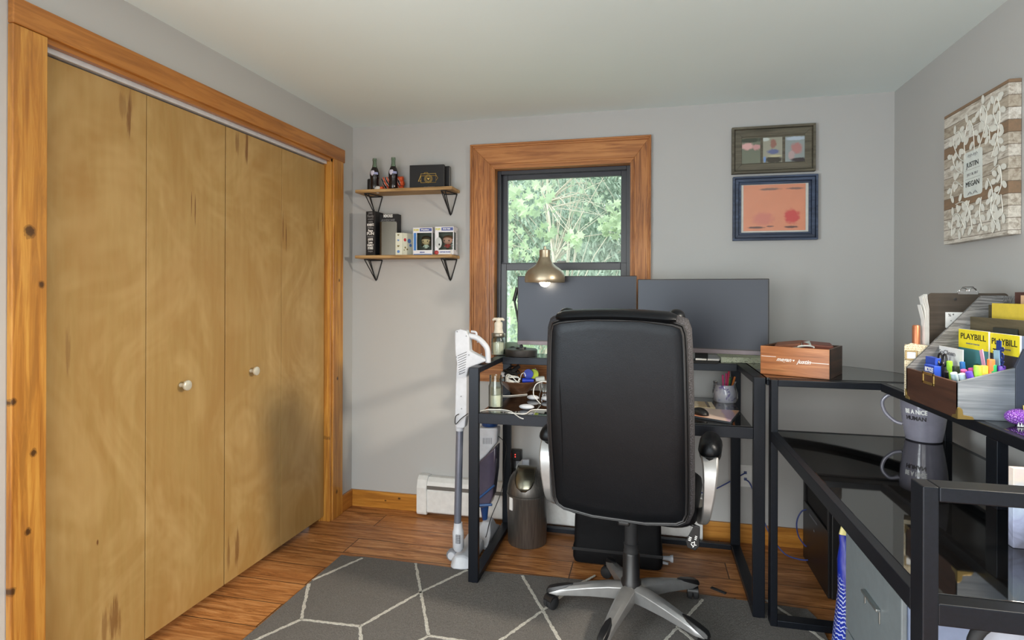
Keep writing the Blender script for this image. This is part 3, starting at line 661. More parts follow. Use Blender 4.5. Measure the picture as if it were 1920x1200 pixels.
cola=flat('dark_cola',(24,14,14),.15,spec=.6); lab=flat('pale_blue_label',(150,156,196),.5)
def bottle(px,label):
    p=at(px,352,'y',3.19); t=thing('soda_bottle',label,'bottle',(p.x,3.19,ZU),0,'soda bottles on the upper shelf')
    MB().lathe([(.0,.0),(.022,.0),(.026,.006),(.0265,.035),(.0245,.055),(.0265,.075),(.0285,.092),(.0275,.108),(.021,.128),(.0155,.140),(.0,.140)],n=28).build('cola',cola,t,smooth=True)
    MB().lathe([(.0158,.138),(.0125,.158),(.0118,.178),(.0138,.180),(.0138,.186),(.0122,.188),(.0125,.194),(.0102,.194),(.0102,.18),(.0105,.16),(.014,.14)],n=24).build('glass_neck','bottleglass',t,smooth=True)
    mb=MB(); rings=[]
    for z,a0,a1 in ((.086,262,268),(.094,248,282),(.104,238,292),(.112,236,294),(.118,244,286)):
        rr_={.086:.0279,.094:.0288,.104:.0282,.112:.0268,.118:.0250}[z]
        rings.append([(rr_*math.cos(R(a0+(a1-a0)*k/8)),rr_*math.sin(R(a0+(a1-a0)*k/8)),z) for k in range(9)])
    mb.loft(rings,closed=False,cap=False); l=mb.build('shield_label',flat('label_white',(206,204,222),.5),t,smooth=True); l['label']='pale shield-shaped label'
    rings=[[(q*math.cos(R(a)),q*math.sin(R(a)),z) for a in range(284,341,8)] for z,q in ((.094,.0287),(.108,.0278))]
    MB().loft(rings,closed=False,cap=False).build('wrap_label',lab,t,smooth=True)
bottle(701,'left of the two dark cola bottles on the upper shelf'); bottle(736,'right of the two dark cola bottles on the upper shelf')
# dark canister, striped rolls, small cap
p=at(693,352,'y',3.235); 
tag(MB(Matrix.Translation((p.x,3.235,ZU))).lathe([(0,0),(.018,0),(.018,.075),(.016,.08),(0,.08)],n=20).build('canister','plblack',smooth=True),'small black canister behind the left cola bottle','canister').location=(0,0,0)
orange=flat('orange_fabric',(232,96,48),.7); grw=flat('grey_white_fabric',(206,204,200),.8)
def stripes():
    g=G('striped_roll_fabric'); v=g.coord((1,1,1),rot=(0,R(30),0)); w=g.node('ShaderNodeTexWave',wave_type='BANDS'); g.lk(v,w.inputs[0]); w.inputs['Scale'].default_value=14; w.inputs['Distortion'].default_value=4
    return g.set(g.ramp(w.outputs['Fac'],(0,lin(28,28,30)),(.25,lin(28,28,30)),(.3,lin(214,210,206)),(.62,lin(214,210,206)),(.66,lin(226,92,48)),(1,lin(226,92,48))),.75)
M['stripe']=stripes()
t=thing('folded_socks','stack of rolled orange, white and black striped cloths behind the cola bottles','cloth',(at(735,352,'y',3.235).x,3.235,ZU))
for i,(x,z,m) in enumerate(((0,.016,'stripe'),(.002,.046,'stripe'),(-.003,.074,orange))):
    MB().tube([(x-.066,0,z),(x-.06,0,z),(x+.05,0,z),(x+.056,0,z)],[.010,.0155,.0155,.010],14).build('roll','stripe',t,smooth=True)
    MB().tube([(x+.050,-.002,z),(x+.054,-.002,z),(x+.07,-.002,z),(x+.073,-.002,z)],[.010,.0145,.0145,.009],14).build('roll_end',orange,t,smooth=True)
p=at(705,356,'y',3.155)
t=thing('toy_cap','small grey cap with an orange side at the front of the upper shelf','ornament',(p.x+.005,3.158,ZU))
MB().ball((0,0,.001),(.022,.018,.022)).build('crown',grw,t,smooth=True); MB().ball((.022,.004,.001),(.010,.014,.019)).build('side',orange,t,smooth=True)
# albums on upper shelf
bk=flat('album_black_cloth',(20,20,23),.6)
def box_on(name,label,cat,x0,x1,y,dep,z,h,mat,rz=0,bevel=.001,lx=None):
    t=thing(name,label,cat,((x0+x1)/2,y,z),rz); w=x1-x0
    return t,w
a=at(767,350,'y',3.165); b=at(830,350,'y',3.165)
t=thing('photo_album','black album with a gold camera drawing, front of the two on the upper shelf','album',((a.x+b.x)/2,3.168,ZU),R(4))
w=b.x-a.x; h=.136
MB().box((-w/2,0,.0),(w/2,.003,h)).box((-w/2,.018,0),(w/2,.021,h)).box((-w/2,0,0),(-w/2+.003,.021,h)).build('cover',bk,t,bevel=.0008)
MB().box((-w/2+.003,.003,.003),(w/2-.004,.018,h-.004)).build('pages','paper',t)
gm=MB(); y=-.0006
def ln(pts,r=.0016): gm.tube([(x,y,z) for x,z in pts],r,5)
cx0,cz0=.010,.058; W_,H_=.045,.026
ln([(cx0-W_,cz0-H_),(cx0+W_,cz0-H_),(cx0+W_,cz0+H_),(cx0-W_,cz0+H_),(cx0-W_,cz0-H_)]); ln([(cx0-W_,cz0+H_*.55),(cx0+W_,cz0+H_*.55)])
for rr_ in (.0235,.019,.014): ln([(cx0+rr_*math.cos(q*math.pi/12),cz0-.004+rr_*math.sin(q*math.pi/12)) for q in range(25)],.001)
ln([(cx0-.028,cz0+H_),(cx0-.022,cz0+H_+.007),(cx0-.006,cz0+H_+.007),(cx0,cz0+H_)]); ln([(cx0+W_,cz0+H_*.7),(cx0+W_+.012,cz0),(cx0+W_,cz0-H_*.6)]); ln([(cx0-W_,cz0+H_*.7),(cx0-W_-.016,cz0-H_*.7),(cx0-W_,cz0-H_*.5)])
gm.prism([(cx0,cz0-.012),(cx0+.008,cz0-.002),(cx0+.005,cz0+.003),(cx0,cz0),(cx0-.005,cz0+.003),(cx0-.008,cz0-.002)],.001,'y',-.0012)
gm.build('gold_camera_drawing','gold',t)
text('lettering','our adventures',.0065,(.015,-.0005,.008),FRONT,'greyink',t,1.1,shear=.3)
a=at(768,350,'y',3.215); b=at(841,350,'y',3.215)
t=thing('photo_album','plain black album behind the gold camera album','album',((a.x+b.x)/2,3.216,ZU),R(0)); w=b.x-a.x
MB().box((-w/2,0,0),(w/2,.003,.134)).box((-w/2,.019,0),(w/2,.022,.134)).box((-w/2,0,0),(-w/2+.003,.022,.134)).build('cover',bk,t,bevel=.0008)
MB().box((-w/2+.003,.003,.003),(w/2-.004,.019,.130)).build('pages','paper',t)
# lower shelf: word-covered album boxes
def word_box(label,loc,w,dep,h,rz,faces,seed):
    t=thing('word_print_box',label,'album box',loc,rz); MB().box((-w/2,0,0),(w/2,dep,h)).build('box',bk,t,bevel=.0015)
    for f,(words,fw) in faces.items():
        z=h-.012; n=len(words); st_=(h-.02)/n
        for i,(s_,hh,ink) in enumerate(words):
            if f=='front': text('lettering',s_,hh,(0,-.0004,z-i*st_),FRONT,ink,t,width=fw*(.55+.4*((i*37)%10)/10),bold=.0006)
            else: text('lettering',s_,hh,(w/2+.0004,dep/2,z-i*st_),(R(90),0,R(90)),ink,t,width=fw*(.55+.4*((i*53)%10)/10),bold=.0006)
    return t
wk='whiteink'; gk='greyink'
a=at(685,474,'y',3.15); b=at(703,474,'y',3.15)
word_box('tall black box printed with words, FUN on its spine, leftmost on the lower shelf',((a.x+b.x)/2,3.150,ZL),b.x-a.x-.001,.10,.262,R(-3),
 {'front':([('JOKES',.010,gk),('Family',.014,gk),('memories',.008,gk),('LAUGHTER',.010,gk),('MOMENTS',.014,wk),('life',.012,gk),('Peace',.014,wk),('FUN',.016,wk),('Beautiful',.009,gk),('LAUGHTER',.013,wk),('Love',.014,wk),('FAMILY',.012,wk),('STORIES',.014,wk),('hope',.010,gk)],.05)},1)
a=at(706,474,'y',3.20)
word_box('wide black box printed with MEMORIES and other words, behind the grey album',((a.x+.070),3.205,ZL),.125,.05,.250,R(2),
 {'front':([('MEMORIES',.017,wk),('AWESOME',.013,gk),('MOMENTS',.015,wk),('Family',.014,gk),('MOMENT',.014,wk),('dreams',.012,gk),('FAMILY',.014,wk),('love',.012,gk),('MOMENTS',.016,wk)],.105)},2)
# grey album with rounded spine
a=at(712,476,'y',3.145)
t=thing('photo_album','grey metallic album with a rounded spine on the lower shelf','album',(a.x-.002,3.137,ZL),R(13))
sg=flat('grey_metallic_cover',(92,88,80),.32,.85,bump=.05,scale=200)
pr_=[(.016-.016*math.cos(R(q)),.016-.016*math.sin(R(q))) for q in range(0,91,15)]+[(.10,0),(.10,.004),(.02,.004),(.006,.016),(.02,.030),(.10,.030),(.10,.034)]+[(.016-.016*math.sin(R(q)),.018+.016*math.cos(R(q))) for q in range(0,91,15)]
MB().prism(pr_,.198,'z').build('cover',sg,t,smooth=True); MB().box((.012,.0045,.003),(.097,.0295,.195)).build('pages','paper',t)
# small grey thing, floral box
p=at(737,460,'y',3.14)
def flower_print(parent,items,T):
    for m,(x,z),r,n in items:
        mb=MB(T)
        for k in range(n):
            a_=2*math.pi*k/n; mb.prism([(x+r*.5*math.cos(a_)+r*.5*math.cos(q),z+r*.5*math.sin(a_)+r*.5*math.sin(q)) for q in [2*math.pi*j/8 for j in range(8)]],.0005,'y',-.0006-.0001*k)
        mb.build('painted_flower',m,parent)
cream=flat('cream_card',(214,216,200),.7); 
a=at(741,476,'y',3.145)
t=thing('floral_book_box','cream book-shaped box painted with hearts and flowers on the lower shelf','box',(a.x+.024,3.14,ZL),R(6))
MB().box((-.022,0,0),(.020,.11,.130)).build('box',cream,t,bevel=.003)
MB().prism([(.0205,0.004),(.062,.07),(.056,.076),(.0205,.014)],.130,'z').build('side_panel',cream,t,bevel=.001)
gc=flat('olive_gold_paint',(120,110,60),.6); bc=flat('blue_paint',(90,130,190),.6); rc=flat('red_paint',(190,50,60),.6)
def heart(parent,m,x,z,s_):
    pts=[(x+s_*.06*16*math.sin(q)**3/1.0*.55, z+s_*.06*(13*math.cos(q)-5*math.cos(2*q)-2*math.cos(3*q)-math.cos(4*q))*.55) for q in [-2*math.pi*k/24 for k in range(24)]]
    MB().prism(pts,.0006,'y',-.0006).build('painted_heart',m,parent)
heart(t,gc,-.004,.117,.012); heart(t,bc,-.004,.086,.012); heart(t,gc,-.004,.052,.014)
flower_print(t,[(bc,(-.003,.02),.009,6)],Matrix.Identity(4))
TT=Matrix.Translation((.0205,.004,0))@Matrix.Rotation(math.atan2(.066,.0415),4,'Z')
flower_print(t,[(rc,(.018,.09),.010,7),(bc,(.05,.085),.014,7),(bc,(.06,.06),.010,6),(gc,(.02,.045),.006,5),(gc,(.035,.035),.006,5),(gc,(.012,.03),.004,5)],TT)
# boxed vinyl figures
skin=flat('vinyl_skin',(224,186,152),.5); skin2=flat('vinyl_skin_pink',(214,150,140),.5); hair=flat('vinyl_brown_hair',(70,50,38),.5); ygr=flat('logo_yellow',(206,200,110),.6); dbl=flat('box_blue',(70,84,150),.5); lbl=flat('box_light_blue',(60,120,190),.5); redp=flat('toy_red',(170,50,50),.5)
bw_=flat('box_white_card',(220,220,226),.5); bin_=flat('box_inner_grey',(112,108,104),.7)
def figure_box(label,px0,px1,ztop_px,rz,kind):
    a=at(px0,474,'y',3.15); b=at(px1,474,'y',3.15); w=b.x-a.x; h=at(px0,ztop_px,'y',3.15).z-ZL; dp=.085
    t=thing('boxed_figure',label,'figure box',((a.x+b.x)/2,3.15,ZL),rz,'figure boxes on the lower shelf')
    wz0,wz1=h*.17,h*.80; wx0,wx1=-w*.30,w*.46
    mb=MB().box((-w/2,0,0),(w/2,dp,.002)).box((-w/2,0,h-.002),(w/2,dp,h)).box((-w/2,dp-.002,0),(w/2,dp,h)).box((-w/2,0,0),(-w/2+.0015,dp,h))
    mb.box((-w/2,0,0),(w/2,.0015,wz0)).box((-w/2,0,wz1),(w/2,.0015,h)).box((-w/2,0,wz0),(wx0,.0015,wz1)).box((wx1,0,wz0),(w/2,.0015,wz1))
    mb.box((w/2-.0015,.05,0),(w/2,dp,h)).box((w/2-.0015,0,0),(w/2,.05,wz0)).box((w/2-.0015,0,wz1),(w/2,.05,h)); mb.build('carton',bw_,t)
    MB().box((-w/2+.003,dp-.008,.003),(w/2-.003,dp-.003,h-.003)).build('backing',bin_,t)
    MB().box((wx0,.0003,wz0),(wx1,.0008,wz1)).build('clear_front','pane',t)
    MB().box((-w*.15,-.0006,h*.855),(w*.46,0,h*.965)).build('title_band',dbl,t)
    text('lettering','POP!',.010,(-w*.33,-.0010,h*.90),FRONT,ygr,t,width=w*.26,bold=.0012)
    text('lettering','Funko' if kind==0 else 'STAR TREK',.006,(w*.12,-.0010,h*.91),FRONT,'whiteink',t,width=w*.40,bold=.0005)
    if kind==0: MB().box((-w*.46,-.0005,h*.16),(-w*.33,0,h*.80)).box((-w*.46,-.0005,.001),(w*.46,0,h*.035)).build('blue_panel',lbl,t)
    else:
        mb=MB(); mb.prism([(-w*.30+w*.17*math.cos(q),h*.42+h*.2*math.sin(q)) for q in [2*math.pi*k/20 for k in range(20)]],.0006,'y',-.0008); mb.build('pale_disc',flat('pale_print',(190,196,196),.6),t)
        mb=MB(); mb.prism([(-w*.26+w*.035*math.cos(q),h*.36+h*.04*math.sin(q)) for q in [2*math.pi*k/14 for k in range(14)]],.0006,'y',-.0015); mb.build('dark_dot','plblackm',t)
        MB().ball((-w*.40,-.003,h*.075),(.013,.004,.012)).build('red_sticker',redp,t,smooth=True)
        text('lettering','FUNKO POP FIGURE',.006,(w/2+.0006,.066,h*.5),(R(90),R(-90),R(90)),'greyink',t,width=h*.75,bold=.0004)
        MB().prism([(w*.36+w*.10*math.cos(q),h*.09+h*.07*math.sin(q)) for q in [2*math.pi*k/18 for k in range(18)]],.0006,'y',-.0008).build('round_seal',grw,t)
    text('lettering','MEGAN' if kind==0 else 'CAPTAIN PICARD',.006,((-.02 if kind==0 else .05)*w,-.0006,h*.09),FRONT,dbl,t,width=w*(.24 if kind==0 else .58),bold=.0006)
    # plain big-headed doll inside
    f=bpy.data.objects.new('doll',None); COL.objects.link(f); f.parent=t; f.location=(w*.08,.036,h*.17)
    k1=h
    MB().ball((0,0,k1*.36),(k1*.175,k1*.13,k1*.155),18,12).build('head',skin if kind==0 else skin2,f,smooth=True)
    if kind==0: MB().ball((0,k1*.02,k1*.42),(k1*.19,k1*.145,k1*.135),18,12).ball((-k1*.155,.0,k1*.27),(k1*.045,k1*.08,k1*.12)).ball((k1*.155,0,k1*.27),(k1*.045,k1*.08,k1*.12)).build('hair',hair,f,smooth=True)
    else: MB().ball((0,k1*.03,k1*.43),(k1*.185,k1*.14,k1*.115),18,12).build('hair',flat('vinyl_reddish_hair',(120,74,52),.5),f,smooth=True)
    for sx_ in (-1,1): MB().ball((sx_*k1*.085,-k1*.118,k1*.335),(k1*.022,k1*.014,k1*.024),10,8).build('eye','plblack',f,smooth=True)
    bm_=grw if kind==0 else redp
    MB().loft([[(q*math.cos(a_),q*.7*math.sin(a_),z) for a_ in [2*math.pi*j/12 for j in range(12)]] for q,z in ((k1*.05,k1*.08),(k1*.07,k1*.12),(k1*.06,k1*.20),(k1*.03,k1*.23))]).tube([(-k1*.05,0,k1*.20),(-k1*.11,-.003,k1*.13)],k1*.022,8).tube([(k1*.05,0,k1*.20),(k1*.11,-.003,k1*.13)],k1*.022,8).build('clothes',bm_,f,smooth=True)
    MB().tube([(-k1*.03,0,0),(-k1*.03,0,k1*.1)],k1*.025,8).tube([(k1*.03,0,0),(k1*.03,0,k1*.1)],k1*.025,8).build('legs',hair,f,smooth=True)
figure_box('boxed vinyl doll with brown fringe, left of the two window boxes on the lower shelf',774,810,428,R(3),0)
figure_box('boxed vinyl doll in red, right of the two window boxes on the lower shelf',815,850,426,R(3),1)

# ------------------------------------------------------------------ wall pictures
def pic_frame(name,label,x0,x1,z0,z1,w,dep,mat,steps):
    t=thing(name,label,'picture frame',((x0+x1)/2,D,(z0+z1)/2)); W_,H_=(x1-x0)/2,(z1-z0)/2
    fr=[]
    for i,(off,wd,d_) in enumerate(steps):
        mb=MB(); a,b=W_-off,H_-off; c,d2=a-wd,b-wd
        mb.prism([(-a,-b),(a,-b),(c,-d2),(-c,-d2)],d_,'y',-d_).prism([(a,-b),(a,b),(c,d2),(c,-d2)],d_,'y',-d_).prism([(a,b),(-a,b),(-c,d2),(c,d2)],d_,'y',-d_).prism([(-a,b),(-a,-b),(-c,-d2),(-c,d2)],d_,'y',-d_)
        mb.build('moulding' if i else 'outer_rim',mat,t,bevel=.0012)
    return t,W_,H_
gw=wood('grey_green_frame_wood',[(62,58,48),(92,88,74),(112,106,90)],'x',50,.6); bwd=wood('navy_frame_wood',[(26,34,50),(48,60,84),(76,92,120)],'x',50,.5)
t,W_,H_=pic_frame('picture_frame','grey-brown three-photo frame, upper of the two on the back wall',.434,.840,1.953,2.198,.05,.03,gw,((0,.012,.030),(.012,.005,.014),(.017,.033,.020)))
def photo(parent,x0,x1,z0,z1,y,fn,nm='photo'):
    g=G(nm+'_print'); m=fn(g); return MB().box((x0,y,z0),(x1,y+.002,z1)).build(nm,m,parent)
MB().box((-W_+.045,-.014,-H_+.045),(W_-.045,-.004,H_-.045)).build('mat_board',gw,t)
pw=.094; px0=[-.155,-.048,.060]
def blobs(base,sp):
    def fn(g):
        c=g.mix(g.noise(g.coord(),14,3),base,[x*1.15 for x in base]) if True else base
        for p,r,col in sp:
            d=g.math('ADD',g.spot(p,(r[0],1,r[1])),g.math('MULTIPLY',g.math('SUBTRACT',g.noise(g.coord(),60,3),.5),.8))
            c=g.mix(g.ramp(d,(.6,1),(1.1,0)),c,lin(*col))
        return g.set(c,.25)
    return fn
photo(t,px0[0],px0[0]+pw,-.068,.063,-.0165,blobs(lin(112,118,104),[((px0[0]+.03,0,.022),(.036,.022),(214,170,168)),((px0[0]+.075,0,.015),(.024,.018),(196,150,150)),((px0[0]+.045,0,.055),(.07,.016),(70,76,66))]))
photo(t,px0[1],px0[1]+pw,-.068,.063,-.0165,blobs(lin(150,150,136),[((px0[1]+.05,0,.03),(.018,.03),(150,110,100)),((px0[1]+.05,0,-.012),(.034,.016),(104,112,150)),((px0[1]+.05,0,-.055),(.06,.02),(70,66,58)),((px0[1]+.06,0,-.035),(.04,.007),(190,184,150)),((px0[1]+.008,0,-.05),(.008,.02),(120,150,200)),((px0[1]+.014,0,.055),(.02,.014),(190,200,196))]))
photo(t,px0[2],px0[2]+pw,-.068,.063,-.0165,blobs(lin(140,150,150),[((px0[2]+.055,0,.0),(.034,.034),(176,128,126)),((px0[2]+.03,0,-.035),(.02,.028),(180,160,160)),((px0[2]+.07,0,-.06),(.05,.014),(66,60,62)),((px0[2]+.05,0,.052),(.06,.012),(176,190,206))]))
t,W_,H_=pic_frame('picture_frame','navy blue wood frame around a salmon print, lower of the two on the back wall',.440,.852,1.600,1.937,.05,.03,bwd,((0,.010,.030),(.010,.004,.016),(.014,.014,.025),(.028,.004,.013),(.032,.010,.018)))
MB().box((-W_+.04,-.010,-H_+.04),(W_-.04,-.004,H_-.04)).build('mat_board',flat('white_mat',(220,220,214),.7),t)
photo(t,-.152,.150,-.118,.124,-.0125,blobs(lin(222,152,122),[((.085,0,-.045),(.045,.045),(214,92,90)),((-.055,0,-.055),(.06,.04),(218,140,124)),((-.02,0,.10),(.06,.008),(150,120,110)),((.10,0,.10),(.05,.007),(150,116,106)),((-.09,0,-.10),(.05,.007),(120,92,88)),((.08,0,-.10),(.04,.007),(110,84,82)),((-.02,0,-.095),(.022,.005),(140,104,98))]),'print')
MB().box((-W_+.040,-.0145,-H_+.040),(W_-.040,-.0135,H_-.040)).build('glass','picglass',t)

# canvas on the right wall
def plank_print():
    g=G('whitewashed_plank_print'); v=g.coord((1,.25,1)); a=g.noise(v,60,5,.7,.6)
    br=g.node('ShaderNodeTexBrick',offset=.5); g.lk(g.coord(rot=(R(90),0,R(90)) if False else (0,0,0)),br.inputs[0])
    z=g.node('ShaderNodeSeparateXYZ'); g.lk(g.coord(),z.inputs[0]); zz=g.math('MULTIPLY',z.outputs[2],1/.041)
    fr=g.math('FRACT',zz); wn_=g.node('ShaderNodeTexWhiteNoise',noise_dimensions='1D'); g.lk(g.math('FLOOR',zz),wn_.inputs[1])
    tone=g.ramp(wn_.outputs[0],(0,lin(178,168,152)),(.4,lin(206,200,188)),(1,lin(224,222,216)))
    for row in (6,2,-3): tone=g.mix(g.math('COMPARE',g.math('FLOOR',zz),row),tone,lin(140,114,90))
    c=g.mix(g.ramp(a,(.42,.0),(.66,.75)),tone,lin(120,104,86))
    ed=g.math('LESS_THAN',fr,.06); c=g.mix(g.math('MULTIPLY',ed,.8),c,lin(86,70,56)); g.n.remove(br)
    return g.set(c,.8)
M['plank']=plank_print()
cy0,cy1,cz0,cz1=2.255,2.688,1.523,2.042
t=thing('canvas_print','whitewashed plank canvas with white leafy vines and two names on the right wall','wall art',(RX,(cy0+cy1)/2,(cz0+cz1)/2))
W_,H_=(cy1-cy0)/2,(cz1-cz0)/2
MB().box((-.038,-W_,-H_),(-.001,W_,H_)).build('canvas','plank',t,bevel=.002)
leafc=flat('white_leaf_print',(222,222,214),.8)
lf=MB(); vn=MB(); rnd=random.Random(5)
LK=[0]
def L2(u,v,t_=0): return (-.0385-.00002*LK[0]-.0004*t_, -u, v)     # u to the viewer's right (-y)
def leaf(mb,u,v,a,s_):
    LK[0]+=1; pts=[]
    for k in range(8):
        q=k/7*math.pi; pts.append((s_*(-.5+ (1-math.cos(q))/2), .30*s_*math.sin(q)))
    pts+= [(x,-y) for x,y in pts[-2:0:-1]]
    ca,sa=math.cos(a),math.sin(a); b=len(mb.v)
    mb.add([L2(u+x*ca-y*sa,v+x*sa+y*ca,1) for x,y in pts],[tuple(range(len(pts)))])
vines=[[(-.05,.05),(-.06,.12),(-.03,.19),(.0,.15),(.01,.06)],[(.03,.06),(.07,.12),(.09,.18),(.06,.22),(.05,.17),(.10,.13),(.11,.07)],[(.12,.02),(.16,.1),(.13,.17),(.15,.22),(.17,.16),(.155,.08),(.17,.03)],
 [(-.05,.04),(-.10,.07),(-.14,.14),(-.10,.17),(-.07,.12)],[(-.07,-.0),(-.12,.03),(-.15,.09)],[(-.07,-.05),(-.13,-.02),(-.16,-.08)],[(-.12,-.11),(-.06,-.11),(-.02,-.15),(0,-.22)],[(-.15,-.23),(-.14,-.16),(-.10,-.15),(-.05,-.21)],
 [(-.02,-.11),(-.05,-.17),(-.1,-.22)],[(.06,-.11),(.05,-.17),(.07,-.23)],[(.12,-.03),(.17,-.02),(.18,-.09),(.14,-.14),(.13,-.19),(.17,-.21)],[(.1,-.05),(.13,-.10),(.12,-.16),(.15,-.22)],[(.18,-.12),(.19,-.18),(.16,-.2)]]
for vv in vines:
    P_=crom([(a,b,0) for a,b in vv],6); vn.tube([L2(p.x,p.y,.5) for p in P_],.0016,5)
    for i in range(1,len(P_),2):
        p,q=P_[i],P_[min(i+1,len(P_)-1)]; an=math.atan2(q.y-P_[i-1].y,q.x-P_[i-1].x); sd=1 if (i//2)%2 else -1
        u_,v_=p.x+.020*math.cos(an+sd*1.1),p.y+.020*math.sin(an+sd*1.1)
        if not(-.076<u_<.076 and -.106<v_<.086) and abs(u_)<.205 and abs(v_)<.25: leaf(lf,u_,v_,an+sd*.9,.034)
vn.build('printed_vines',leafc,t); lf.build('printed_leaves',leafc,t)
MB().prism([(-x,y) for x,y in rrect(.126,.168,.012,5,0,-.012)],.0008,'x',-.0396).build('name_plate',flat('name_plate_print',(214,220,216),.8),t)
text('lettering','JUSTIN',.018,(-.0402,0,.022),LEFTF,'ink',t,width=.082); text('lettering','MEGAN',.019,(-.0402,0,-.050),LEFTF,'ink',t,width=.090)
text('lettering','JULY 28, 2017',.009,(-.0402,0,-.014),LEFTF,'greyink',t,width=.074)
mb=MB(); 
for z in (.004,-.030): mb.box((-.0402,-.05,z),(-.0396,.05,z+.0008))
for z,sg in ((.054,1),(-.082,-1)):
    for u_ in (-.018,.018):
        for k in range(5): mb.obox((-.0400,u_+(k-2)*.006,z+abs(k-2)*.002*sg),(.0006,.0018,.011),(R((k-2)*22),0,0))
mb.build('plate_ornament','greyink',t)
# ------------------------------------------------------------------ on and around the window desk
def P_(x,y,ax,v): return at(x,y,ax,v)
# lamp
shc=flat('champagne_shade',(162,150,130),.35,.75)
pb=P_(982,665,'z',ZT+.001); lx=pb.x; ly=3.025
t=thing('desk_lamp','lit desk lamp with a champagne metal shade and a round dark base','lamp',(lx,ly,ZT+.0015))
T=Matrix.Translation(-Vector(t.location))
MB().lathe([(0,0),(.082,0),(.085,.004),(.085,.032),(.081,.036),(0,.036)],n=44).build('base',flat('charcoal_base',(44,42,42),.5),t,smooth=True)
MB().lathe([(.030,.036),(.027,.046),(.009,.048),(.009,.055)],n=24).build('collar','plblack',t,smooth=True)
el=P_(964,560,'y',3.05); neck=P_(1022,492,'y',2.925); sh=P_(1022,525,'y',2.915)
MB(T).tube([(lx,ly,ZT+.05),(lx,ly+.02,ZT+.08),(el.x,3.05,el.z)],.006,10).build('lower_arm','plblack',t,smooth=True)
MB(T).tube([(el.x,3.05,el.z-.014),(el.x+.018,3.05,el.z+.06)],[.010,.010],12).build('elbow','plblack',t,smooth=True)
MB(T).tube([(el.x+.018,3.05,el.z+.05),(sh.x-.03,3.0,sh.z+.075),(sh.x,2.945,sh.z+.105)],.005,10).build('upper_arm',shc,t,smooth=True)
S=T@Matrix.Translation((sh.x,2.905,sh.z))
MB(S).lathe([(.099,-.012),(.1015,-.008),(.1025,.008),(.100,.026),(.094,.040),(.086,.050),(.072,.062),(.056,.073),(.044,.084),(.036,.097),(.031,.112),(.0295,.114),(.0285,.118),(.0285,.152),(.025,.155),(.0,.155),(0,.151),(.022,.150),(.028,.11),(.041,.083),(.053,.070),(.069,.058),(.083,.046),(.091,.036),(.097,.024),(.0995,.008),(.0985,-.010)],n=48).build('shade',shc,t,smooth=True)
MB(S).lathe([(.0,.154),(.007,.154),(.007,.170),(.004,.173),(0,.173)],n=16).build('finial',shc,t,smooth=True)
MB(S).ball((0,0,-.002),(.030,.030,.032),20,14).build('bulb',emis('bulb_glow',(255,240,212),48),t,smooth=True)
# mason jar with figurine
p=P_(934,668,'y',3.04); jx=p.x+.004
t=thing('mason_jar','glass jar of pale salt with a metal lid on the monitor shelf','jar',(jx,3.04,ZT+.001))
sand=flat('pale_salt',(220,216,200),.8,scale=300,var=.15)
MB().lathe([(0,0),(.036,0),(.039,.006),(.039,.082),(.034,.094),(.030,.098),(.030,.112),(.028,.112),(.028,.098),(.032,.092),(.037,.08),(.037,.006),(.0,.003)],n=32).build('glass','jarglass',t,smooth=True)
MB().lathe([(0,.004),(.036,.004),(.0365,.066),(.0,.071)],n=32).build('filling',sand,t,smooth=True)
MB().lathe([(.0,.098),(.036,.098),(.0375,.101),(.0375,.115),(.035,.118),(0,.118)],n=32).build('lid',flat('pewter_lid',(136,132,122),.35,.8),t,smooth=True)
t=thing('figurine','small white figurine with drooping ears standing on the jar lid','figurine',(jx,3.04,ZT+.120)); t.scale=(.95,.95,.82)
por=flat('unglazed_porcelain',(214,208,194),.6,bump=.3,scale=60)
MB().lathe([(0,0),(.029,0),(.026,.01),(.023,.03),(.024,.055),(.022,.068),(.012,.076),(.010,.080)],n=20).build('body',por,t,smooth=True)
MB().ball((0,-.002,.086),(.017,.016,.015)).build('head',por,t,smooth=True)
for s_ in (-1,1): MB().tube([(s_*.008,0,.092),(s_*.024,0,.090),(s_*.034,-.002,.082)],[.008,.010,.005],8).build('ear',por,t,smooth=True)
# small card behind
p=P_(958,652,'y',3.13); t=thing('photo_card','small photo card standing behind the round lamp base','card',(p.x+.012,3.13,ZT+.0015))
MB().box((-.045,0,0),(.045,.003,.062)).build('card',flat('card_edge_green',(150,176,160),.5),t); 
o=MB().box((-.042,-.0008,.003),(.042,0,.059)).build('photo',blobs(lin(150,170,150),[((0,0,.03),(.022,.012),(60,64,60)),((.02,0,.02),(.014,.01),(190,190,180))])(G('card_photo')),t)
# bowl of cables
p=P_(974,738,'z',ZS+.001); bx,by=p.x+.002,3.035
t=thing('wooden_bowl','dark brown tapered bowl on the desk, heaped with chargers and cables','bowl',(bx,by,ZS+.0015))
bwm=wood('dark_bowl_wood',[(52,34,24),(92,62,44),(120,86,62)],'x',40,.35,coat=.3)
MB().lathe([(0,0),(.040,0),(.044,.006),(.075,.034),(.105,.068),(.108,.072),(.104,.074),(.100,.068),(.072,.04),(.04,.014),(0,.010)],n=44).build('bowl',bwm,t,smooth=True)
ck=MB(); rnd=random.Random(11)
def coil(mb,c,r,n,rad,sq=.5,tilt=(0,0,0)):
    E_=Euler(tilt).to_matrix(); pts=[]
    for k in range(n*14):
        a=2*math.pi*k/14; q=r*(1+.12*math.sin(k*1.7)); pts.append(Vector(c)+E_@Vector((q*math.cos(a),q*sq*math.sin(a),.002*(k/14)+.004*math.sin(k*.9))))
    mb.tube(pts,rad,5)
Z0=ZS+.06
